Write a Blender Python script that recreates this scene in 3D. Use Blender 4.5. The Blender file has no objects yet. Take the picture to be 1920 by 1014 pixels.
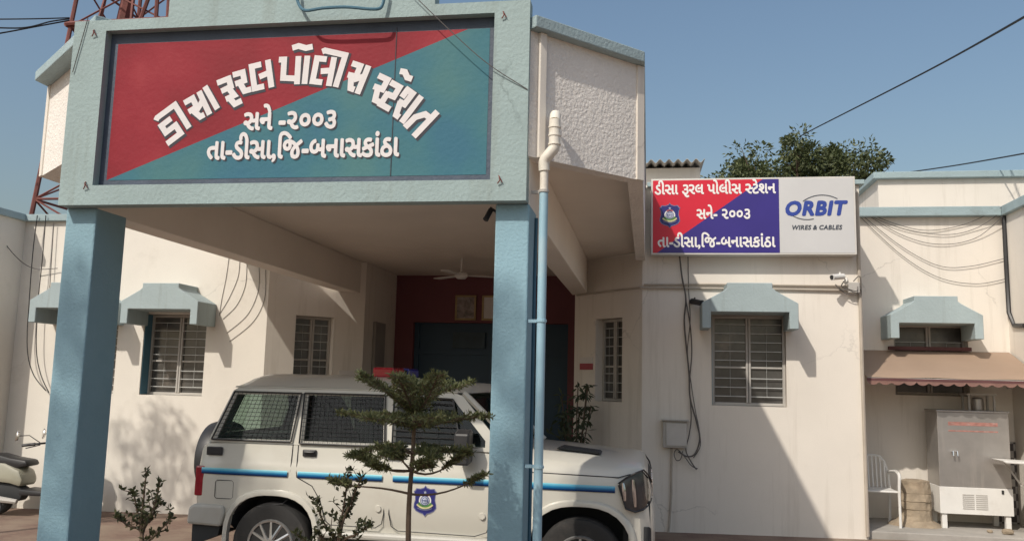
import bpy, bmesh, math, random
from mathutils import Vector, Matrix, noise as mnoise
rnd = random.Random(7)
S = bpy.context.scene
COL = S.collection
# ------------------------------------------------------------------ camera
EYE = 1.85
yaw, pitch, roll = 0.161798, 0.129117, 0.0240947
Fv = Vector((-math.sin(yaw)*math.cos(pitch), math.cos(yaw)*math.cos(pitch), math.sin(pitch)))
r0 = Vector((math.cos(yaw), math.sin(yaw), 0)); u0 = r0.cross(Fv)
Rt = r0*math.cos(roll)+u0*math.sin(roll); Up = -r0*math.sin(roll)+u0*math.cos(roll)
cam = bpy.data.cameras.new('camera'); camo = bpy.data.objects.new('camera', cam); COL.objects.link(camo)
cam.sensor_width = 36; cam.lens = 1582.65/1920*36; cam.clip_end = 3000; cam.clip_start = 0.05
camo.matrix_world = Matrix(((Rt.x, Up.x, -Fv.x, 0), (Rt.y, Up.y, -Fv.y, 0), (Rt.z, Up.z, -Fv.z, EYE), (0, 0, 0, 1)))
S.camera = camo
# ------------------------------------------------------------------ light
SUN = Vector((0.57, 1.0, -1.13)).normalized()
w = bpy.data.worlds.new('World'); S.world = w; w.use_nodes = True
nt = w.node_tree; bg = nt.nodes['Background']
sk = nt.nodes.new('ShaderNodeTexSky'); sk.sky_type = 'NISHITA'; sk.sun_disc = False
sk.sun_elevation = math.asin(-SUN.z); sk.sun_rotation = math.atan2(-SUN.x, -SUN.y)
sk.air_density = 1.6; sk.dust_density = 3.8; sk.ozone_density = 3.4; sk.altitude = 100
nt.links.new(sk.outputs['Color'], bg.inputs['Color']); bg.inputs['Strength'].default_value = 0.13
sun = bpy.data.lights.new('sun', 'SUN'); sun.energy = 3.8; sun.angle = math.radians(0.8); sun.color = (1.0, 0.925, 0.82)
suno = bpy.data.objects.new('sun', sun); COL.objects.link(suno)
suno.rotation_euler = SUN.to_track_quat('-Z', 'Y').to_euler(); suno.location = (-12, -20, 24)
S.view_settings.view_transform = 'Standard'; S.view_settings.look = 'None'
S.view_settings.exposure = -0.19; S.view_settings.gamma = 1.0; S.view_settings.use_curve_mapping = False
# ------------------------------------------------------------------ materials
def srgb(r, g, b):
    f = lambda c: ((c/255+0.055)/1.055)**2.4 if c > 10 else c/255/12.92
    return (f(r), f(g), f(b), 1)
MATS = {}
def mat(name, col, rough=0.7, var=0.10, vs=2.5, bump=0.0, bs=60.0, metal=0.0, coat=0.0, stain=None, stain_amt=0.0, stain_s=1.2, streak=False, spec=0.5, fine=0.0, crack=False):
    m = bpy.data.materials.new(name); m.use_nodes = True; MATS[name] = m
    N = m.node_tree.nodes; L = m.node_tree.links; P = N['Principled BSDF']
    P.inputs['Roughness'].default_value = rough; P.inputs['Metallic'].default_value = metal
    P.inputs['Specular IOR Level'].default_value = spec
    if coat: P.inputs['Coat Weight'].default_value = coat; P.inputs['Coat Roughness'].default_value = 0.08
    tc = N.new('ShaderNodeTexCoord')
    c = col if len(col) == 4 else (*col, 1)
    def nz(scale, det=5, rgh=0.6, vec=None):
        n = N.new('ShaderNodeTexNoise'); n.inputs['Scale'].default_value = scale; n.inputs['Detail'].default_value = det
        n.inputs['Roughness'].default_value = rgh; L.new(vec or tc.outputs['Object'], n.inputs['Vector']); return n
    def mix(fac, a, b):
        x = N.new('ShaderNodeMix'); x.data_type = 'RGBA'
        for s, v in ((x.inputs[0], fac), (x.inputs[6], a), (x.inputs[7], b)):
            if isinstance(v, (tuple, float, int)): s.default_value = v
            else: L.new(v, s)
        return x.outputs[2]
    def ramp(v, lo, hi):
        r = N.new('ShaderNodeMapRange'); r.inputs[1].default_value = lo; r.inputs[2].default_value = hi; L.new(v, r.inputs[0]); return r.outputs[0]
    cur = c
    if var:
        n1 = nz(vs); d = tuple(max(0, x*(1-var)) for x in c[:3])+(1,); l = tuple(min(1, x*(1+var)) for x in c[:3])+(1,)
        cur = mix(ramp(n1.outputs[0], 0.3, 0.7), d, l)
    if fine:
        n4 = nz(90, 3); d = tuple(x*(1-fine) for x in (1, 1, 1))+(1,)
        x = N.new('ShaderNodeMix'); x.data_type = 'RGBA'; x.blend_type = 'MULTIPLY'; x.inputs[0].default_value = 1
        L.new(mix(ramp(n4.outputs[0], 0.35, 0.65), d, (1, 1, 1, 1)), x.inputs[7])
        if isinstance(cur, tuple): x.inputs[6].default_value = cur
        else: L.new(cur, x.inputs[6])
        cur = x.outputs[2]
    if stain:
        vec = None
        if streak:
            mp = N.new('ShaderNodeMapping'); mp.inputs['Scale'].default_value = (5, 5, 0.35); L.new(tc.outputs['Object'], mp.inputs[0]); vec = mp.outputs[0]
        n2 = nz(stain_s, 6, 0.65, vec); f = ramp(n2.outputs[0], 0.54, 0.74)
        mm = N.new('ShaderNodeMath'); mm.operation = 'MULTIPLY'; mm.inputs[1].default_value = stain_amt; L.new(f, mm.inputs[0])
        cur = mix(mm.outputs[0], cur, stain)
    if crack:
        v = N.new('ShaderNodeTexVoronoi'); v.feature = 'DISTANCE_TO_EDGE'; v.inputs['Scale'].default_value = 0.55
        nn = nz(3, 6); ad = N.new('ShaderNodeMix'); ad.data_type = 'RGBA'; ad.blend_type = 'ADD'; ad.inputs[0].default_value = 0.35
        L.new(tc.outputs['Object'], ad.inputs[6]); L.new(nn.outputs['Color'], ad.inputs[7]); L.new(ad.outputs[2], v.inputs['Vector'])
        n5 = nz(0.7, 2); m5 = N.new('ShaderNodeMath'); m5.operation = 'MULTIPLY'
        r1 = N.new('ShaderNodeMapRange'); r1.inputs[1].default_value = 0.0; r1.inputs[2].default_value = 0.006; r1.inputs[3].default_value = 0.38; r1.inputs[4].default_value = 0; L.new(v.outputs[0], r1.inputs[0])
        L.new(r1.outputs[0], m5.inputs[0]); L.new(ramp(n5.outputs[0], 0.52, 0.6), m5.inputs[1])
        cur = mix(m5.outputs[0], cur, tuple(x*0.35 for x in c[:3])+(1,))
    if isinstance(cur, tuple): P.inputs['Base Color'].default_value = cur
    else: L.new(cur, P.inputs['Base Color'])
    if bump:
        n3 = nz(bs, 4, 0.55); b = N.new('ShaderNodeBump'); b.inputs['Strength'].default_value = bump; b.inputs['Distance'].default_value = 0.012
        L.new(n3.outputs[0], b.inputs['Height']); L.new(b.outputs[0], P.inputs['Normal'])
    return m
WHITE = mat('white_plaster', (0.74, 0.69, 0.62), 0.85, 0.05, 0.9, 0.10, 9, stain=(0.47, 0.42, 0.35, 1), stain_amt=0.5, stain_s=1.1, streak=True, fine=0.04, crack=True)
WHITE2 = mat('white_plaster_blotchy', (0.74, 0.70, 0.63), 0.85, 0.06, 0.8, 0.12, 9, stain=(0.46, 0.42, 0.36, 1), stain_amt=0.42, stain_s=1.6, fine=0.05, crack=True)
ROUGH = mat('roughcast_white', (0.78, 0.74, 0.69), 0.9, 0.06, 1.5, 0.95, 38, stain=(0.42, 0.38, 0.33, 1), stain_amt=0.25, stain_s=2, crack=True)
CEIL = mat('ceiling_paint', (0.78, 0.72, 0.64), 0.85, 0.06, 0.8, 0.06, 10)
MINT = mat('mint_roughcast', (0.30, 0.385, 0.385), 0.85, 0.09, 1.3, 0.5, 34, stain=(0.20, 0.22, 0.19, 1), stain_amt=0.40, stain_s=1.3, streak=True, crack=True)
COPE = mat('coping_paint', (0.32, 0.41, 0.43), 0.85, 0.10, 1.5, 0.5, 40, stain=(0.17, 0.19, 0.18, 1), stain_amt=0.55, stain_s=2.2)
BLUE = mat('blue_column_paint', (0.235, 0.38, 0.45), 0.8, 0.10, 0.9, 0.5, 46, stain=(0.13, 0.265, 0.365, 1), stain_amt=0.55, stain_s=0.8)
SHADE = mat('sunshade_paint', (0.345, 0.42, 0.435), 0.8, 0.07, 1.8, 0.30, 35, stain=(0.20, 0.22, 0.20, 1), stain_amt=0.4, stain_s=3, streak=True)
REVEAL = mat('reveal_blue', (0.06, 0.15, 0.21), 0.7, 0.1, 2, 0.2, 40)
MAROON = mat('maroon_wall', (0.17, 0.058, 0.068), 0.75, 0.1, 1, 0.1, 12)
NAVYD = mat('navy_door', (0.012, 0.045, 0.085), 0.5, 0.12, 1.5)
BORDER_SHADE = mat('board_border_shade', (0.055, 0.075, 0.11), 0.6, 0.2, 3, 0.3, 40)
CONC = mat('grey_concrete', (0.36, 0.34, 0.31), 0.9, 0.15, 2, 0.4, 30, stain=(0.16, 0.14, 0.12, 1), stain_amt=0.5)
FRAME = mat('window_frame_paint', (0.42, 0.40, 0.37), 0.6, 0.1, 5)
GRILL = mat('grille_bar_paint', (0.46, 0.47, 0.46), 0.55, 0.12, 6)
GLASSD = mat('old_window_glass', (0.07, 0.068, 0.064), 0.2, 0.5, 2.2, 0.05, 3, stain=(0.23, 0.195, 0.165, 1), stain_amt=0.7, stain_s=2.6, spec=0.8)
DARK = mat('room_shade_black', (0.02, 0.019, 0.018), 0.9, 0.1)
BLACKP = mat('black_plastic', (0.022, 0.022, 0.024), 0.45, 0.15, 6)
RUBBER = mat('tyre_rubber', (0.028, 0.027, 0.026), 0.85, 0.15, 4, 0.2, 80, stain=(0.12, 0.10, 0.085, 1), stain_amt=0.35, stain_s=3)
CARW = mat('car_paint', (0.575, 0.555, 0.49), 0.30, 0.02, 2, coat=0.6, stain=(0.42, 0.37, 0.30, 1), stain_amt=0.30, stain_s=2.2)
CARGREY = mat('car_lower_grey', (0.46, 0.45, 0.41), 0.42, 0.03, 3, stain=(0.34, 0.29, 0.23, 1), stain_amt=0.4, stain_s=2.5)
CARDARK = mat('car_interior', (0.03, 0.032, 0.034), 0.8, 0.1)
ALLOY = mat('alloy', (0.55, 0.55, 0.54), 0.35, 0.08, 8, metal=0.85)
CHROME = mat('chrome', (0.72, 0.72, 0.72), 0.12, 0.02, metal=1.0)
WIRE = mat('wire_black', (0.016, 0.016, 0.018), 0.5, 0.1)
WIREG = mat('wire_grey', (0.10, 0.09, 0.085), 0.6, 0.1)
RUST = mat('rusty_red_steel', (0.17, 0.055, 0.045), 0.75, 0.3, 1.6, 0.2, 20, stain=(0.09, 0.045, 0.03, 1), stain_amt=0.7, stain_s=1.5)
PVC = mat('pvc_white', (0.72, 0.68, 0.60), 0.5, 0.06, 3, stain=(0.40, 0.34, 0.26, 1), stain_amt=0.5, stain_s=5)
PVCB = mat('pvc_painted_blue', (0.29, 0.46, 0.55), 0.5, 0.08, 3, stain=(0.45, 0.5, 0.5, 1), stain_amt=0.5, stain_s=3)
STEEL = mat('stained_steel', (0.42, 0.40, 0.38), 0.42, 0.14, 2.5, metal=0.75, stain=(0.62, 0.58, 0.53, 1), stain_amt=0.55, stain_s=2.0, streak=True)
WHITEP = mat('white_plastic', (0.70, 0.69, 0.66), 0.45, 0.05, 4, stain=(0.45, 0.40, 0.32, 1), stain_amt=0.35, stain_s=5)
STONE = mat('tan_stone', (0.31, 0.25, 0.18), 0.9, 0.25, 6, 0.7, 25, stain=(0.20, 0.14, 0.09, 1), stain_amt=0.6, stain_s=7)
AWN = mat('awning_cloth_tan', (0.31, 0.225, 0.165), 0.85, 0.08, 1.5, 0.15, 60, stain=(0.30, 0.2, 0.14, 1), stain_amt=0.3)
AWNR = mat('awning_cloth_maroon', (0.105, 0.042, 0.042), 0.85, 0.15, 5)
LTXT = mat('lettering_white', (0.70, 0.665, 0.665), 0.7, 0.05, 6)
LBLK = mat('lettering_shadow', (0.035, 0.035, 0.05), 0.7, 0.1, 6)
REDPL = mat('red_plate', (0.36, 0.07, 0.085), 0.5, 0.1, 4)
PAPER = mat('paper_white', (0.66, 0.63, 0.60), 0.6, 0.05, 4)
GOLD = mat('picture_frame_wood', (0.36, 0.26, 0.12), 0.5, 0.2, 8)
PICT = mat('faded_picture', (0.24, 0.20, 0.18), 0.4, 0.7, 9, stain=(0.45, 0.42, 0.40, 1), stain_amt=0.8, stain_s=12)
BARK = mat('bark', (0.115, 0.08, 0.055), 0.9, 0.3, 9, 0.5, 30)
SCOOT = mat('scooter_paint', (0.31, 0.30, 0.235), 0.35, 0.06, 4, coat=0.4)
def leafmat(name, a, b, trans=0.25):
    m = bpy.data.materials.new(name); m.use_nodes = True
    N = m.node_tree.nodes; L = m.node_tree.links; P = N['Principled BSDF']; P.inputs['Roughness'].default_value = 0.55
    g = N.new('ShaderNodeNewGeometry'); x = N.new('ShaderNodeMix'); x.data_type = 'RGBA'; x.inputs[6].default_value = (*a, 1); x.inputs[7].default_value = (*b, 1)
    L.new(g.outputs['Random Per Island'], x.inputs[0]); L.new(x.outputs[2], P.inputs['Base Color'])
    t = N.new('ShaderNodeBsdfTranslucent'); L.new(x.outputs[2], t.inputs['Color'])
    ms = N.new('ShaderNodeMixShader'); ms.inputs[0].default_value = trans
    o = N['Material Output']; L.new(P.outputs[0], ms.inputs[1]); L.new(t.outputs[0], ms.inputs[2]); L.new(ms.outputs[0], o.inputs[0])
    return m
LEAF1 = leafmat('mango_leaf', (0.05, 0.07, 0.025), (0.13, 0.15, 0.06))
LEAF2 = leafmat('pine_needle', (0.055, 0.07, 0.028), (0.19, 0.20, 0.08))
LEAF3 = leafmat('shrub_leaf', (0.035, 0.045, 0.018), (0.09, 0.095, 0.04))
LEAF4 = leafmat('potted_plant_leaf', (0.03, 0.05, 0.025), (0.08, 0.10, 0.05))
# ------------------------------------------------------------------ builders
def link(o, parent=None):
    COL.objects.link(o)
    if parent is not None:
        o.parent = parent
        if parent.type == 'EMPTY': o.matrix_parent_inverse = parent.matrix_basis.inverted()
    return o
def tag(o, label=None, cat=None, group=None, kind=None):
    if label: o['label'] = label
    if cat: o['category'] = cat
    if group: o['group'] = group
    if kind: o['kind'] = kind
    return o
def thing(name, loc, label, cat, group=None):
    e = bpy.data.objects.new(name, None); e.empty_display_size = 0.1; COL.objects.link(e); e.location = loc
    return tag(e, label, cat, group)
class MB:
    def __init__(s, T=None): s.v = []; s.f = []; s.T = T
    def add(s, vs, fs):
        n = len(s.v)
        for p in vs:
            p = Vector(p)
            if s.T is not None: p = s.T @ p
            s.v.append(p)
        s.f += [tuple(i+n for i in f) for f in fs]
    def box(s, x0, x1, y0, y1, z0, z1):
        s.add([(x0,y0,z0),(x1,y0,z0),(x1,y1,z0),(x0,y1,z0),(x0,y0,z1),(x1,y0,z1),(x1,y1,z1),(x0,y1,z1)],
              [(3,2,1,0),(4,5,6,7),(0,1,5,4),(1,2,6,5),(2,3,7,6),(3,0,4,7)]); return s
    def prism(s, poly, a, b, axis='y'):
        n = len(poly)
        mk = {'y': lambda p, t: (p[0], t, p[1]), 'z': lambda p, t: (p[0], p[1], t), 'x': lambda p, t: (t, p[0], p[1])}[axis]
        s.add([mk(p, a) for p in poly]+[mk(p, b) for p in poly],
              [tuple(range(n)), tuple(range(2*n-1, n-1, -1))]+[(i, (i+1) % n, n+(i+1) % n, n+i)[::-1] for i in range(n)]); return s
    def quad(s, *p): s.add(p, [tuple(range(len(p)))]); return s
    def tube(s, pts, r, n=6, caps=True):
        pts = [Vector(p) for p in pts]; m = len(pts); vs = []
        rr = r if isinstance(r, (list, tuple)) else [r]*m
        prev = None
        for i in range(m):
            d = (pts[min(i+1, m-1)]-pts[max(i-1, 0)])
            d = d.normalized() if d.length > 1e-9 else Vector((0,0,1))
            if prev is None:
                a = d.cross(Vector((0,0,1)) if abs(d.z) < .9 else Vector((1,0,0))).normalized()
            else:
                a = (prev-d*prev.dot(d)); a = a.normalized() if a.length > 1e-6 else d.orthogonal().normalized()
            prev = a; b = d.cross(a)
            for k in range(n):
                t = 2*math.pi*k/n; vs.append(pts[i]+(a*math.cos(t)+b*math.sin(t))*rr[i])
        fs = [(i*n+k, i*n+(k+1) % n, (i+1)*n+(k+1) % n, (i+1)*n+k) for i in range(m-1) for k in range(n)]
        if caps: fs += [tuple(range(n))[::-1], tuple((m-1)*n+k for k in range(n))]
        s.add(vs, fs); return s
    def lathe(s, prof, c, axis='z', n=20):   # prof [(r,h)]
        vs = []
        for r, h in prof:
            for k in range(n):
                t = 2*math.pi*k/n; a, b = r*math.cos(t), r*math.sin(t)
                vs.append({'z': (c[0]+a, c[1]+b, c[2]+h), 'y': (c[0]+a, c[1]+h, c[2]+b), 'x': (c[0]+h, c[1]+a, c[2]+b)}[axis])
        fs = [(i*n+k, i*n+(k+1) % n, (i+1)*n+(k+1) % n, (i+1)*n+k) for i in range(len(prof)-1) for k in range(n)]
        s.add(vs, fs+[tuple(range(n))[::-1], tuple((len(prof)-1)*n+k for k in range(n))]); return s
    def sphere(s, c, r, n=10, m=6, sc=(1,1,1)):
        s.add([(c[0]+r*sc[0]*math.sin(math.pi*j/m)*math.cos(2*math.pi*k/n), c[1]+r*sc[1]*math.sin(math.pi*j/m)*math.sin(2*math.pi*k/n), c[2]+r*sc[2]*math.cos(math.pi*j/m)) for j in range(m+1) for k in range(n)],
              [(j*n+k, (j+1)*n+k, (j+1)*n+(k+1) % n, j*n+(k+1) % n) for j in range(m) for k in range(n)]); return s
    def gridwall(s, u0, u1, z0, z1, holes, v0, v1):
        us = sorted({u0, u1, *[h[0] for h in holes], *[h[1] for h in holes]}); zs = sorted({z0, z1, *[h[2] for h in holes], *[h[3] for h in holes]})
        nu, nz = len(us)-1, len(zs)-1
        def solid(i, j):
            if i < 0 or j < 0 or i >= nu or j >= nz: return False
            a, b = (us[i]+us[i+1])/2, (zs[j]+zs[j+1])/2
            return not any(h[0] < a < h[1] and h[2] < b < h[3] for h in holes)
        for i in range(nu):
            for j in range(nz):
                if not solid(i, j): continue
                a, b, c, d = us[i], us[i+1], zs[j], zs[j+1]
                s.quad((a,v0,c),(b,v0,c),(b,v0,d),(a,v0,d)); s.quad((b,v1,c),(a,v1,c),(a,v1,d),(b,v1,d))
                if not solid(i-1,j): s.quad((a,v1,c),(a,v0,c),(a,v0,d),(a,v1,d))
                if not solid(i+1,j): s.quad((b,v0,c),(b,v1,c),(b,v1,d),(b,v0,d))
                if not solid(i,j-1): s.quad((a,v1,c),(b,v1,c),(b,v0,c),(a,v0,c))
                if not solid(i,j+1): s.quad((a,v0,d),(b,v0,d),(b,v1,d),(a,v1,d))
        return s
    def build(s, name, m, parent=None, smooth=False, bevel=0.0, weld=True, seg=2):
        me = bpy.data.meshes.new(name); me.from_pydata(s.v, [], s.f); 
        if weld or bevel:
            bm = bmesh.new(); bm.from_mesh(me)
            if weld: bmesh.ops.remove_doubles(bm, verts=bm.verts, dist=1e-5)
            bmesh.ops.recalc_face_normals(bm, faces=bm.faces)
            if bevel:
                es = [e for e in bm.edges if len(e.link_faces) == 2 and e.calc_face_angle(0) > 0.5]
                bmesh.ops.bevel(bm, geom=es, offset=bevel, segments=seg, profile=0.5, affect='EDGES', clamp_overlap=True)
            bm.to_mesh(me); bm.free()
        me.materials.append(m)
        if smooth:
            for p in me.polygons: p.use_smooth = True
            try: me.set_sharp_from_angle(angle=math.radians(38))
            except Exception: pass
        return link(bpy.data.objects.new(name, me), parent)
def chain(p0, p1, sag, n=14):
    a, b = Vector(p0), Vector(p1)
    return [a.lerp(b, t/n)+Vector((0, 0, -4*sag*(t/n)*(1-t/n))) for t in range(n+1)]
def smoothpath(pts, n=6):
    P = [Vector(p) for p in pts]; out = []
    for i in range(len(P)-1):
        a, b, c, d = P[max(i-1,0)], P[i], P[i+1], P[min(i+2,len(P)-1)]
        for k in range(n):
            t = k/n
            out.append(0.5*((2*b)+(c-a)*t+(2*a-5*b+4*c-d)*t*t+(3*b-a-3*c+d)*t**3))
    return out+[P[-1]]
def gz(x, y):      # gentle fall of the yard
    x = max(-12, min(8, x)); y = max(-14, min(20, y))
    return 0.045+0.01465*(x+2)-0.0128*(y-7.1)
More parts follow.
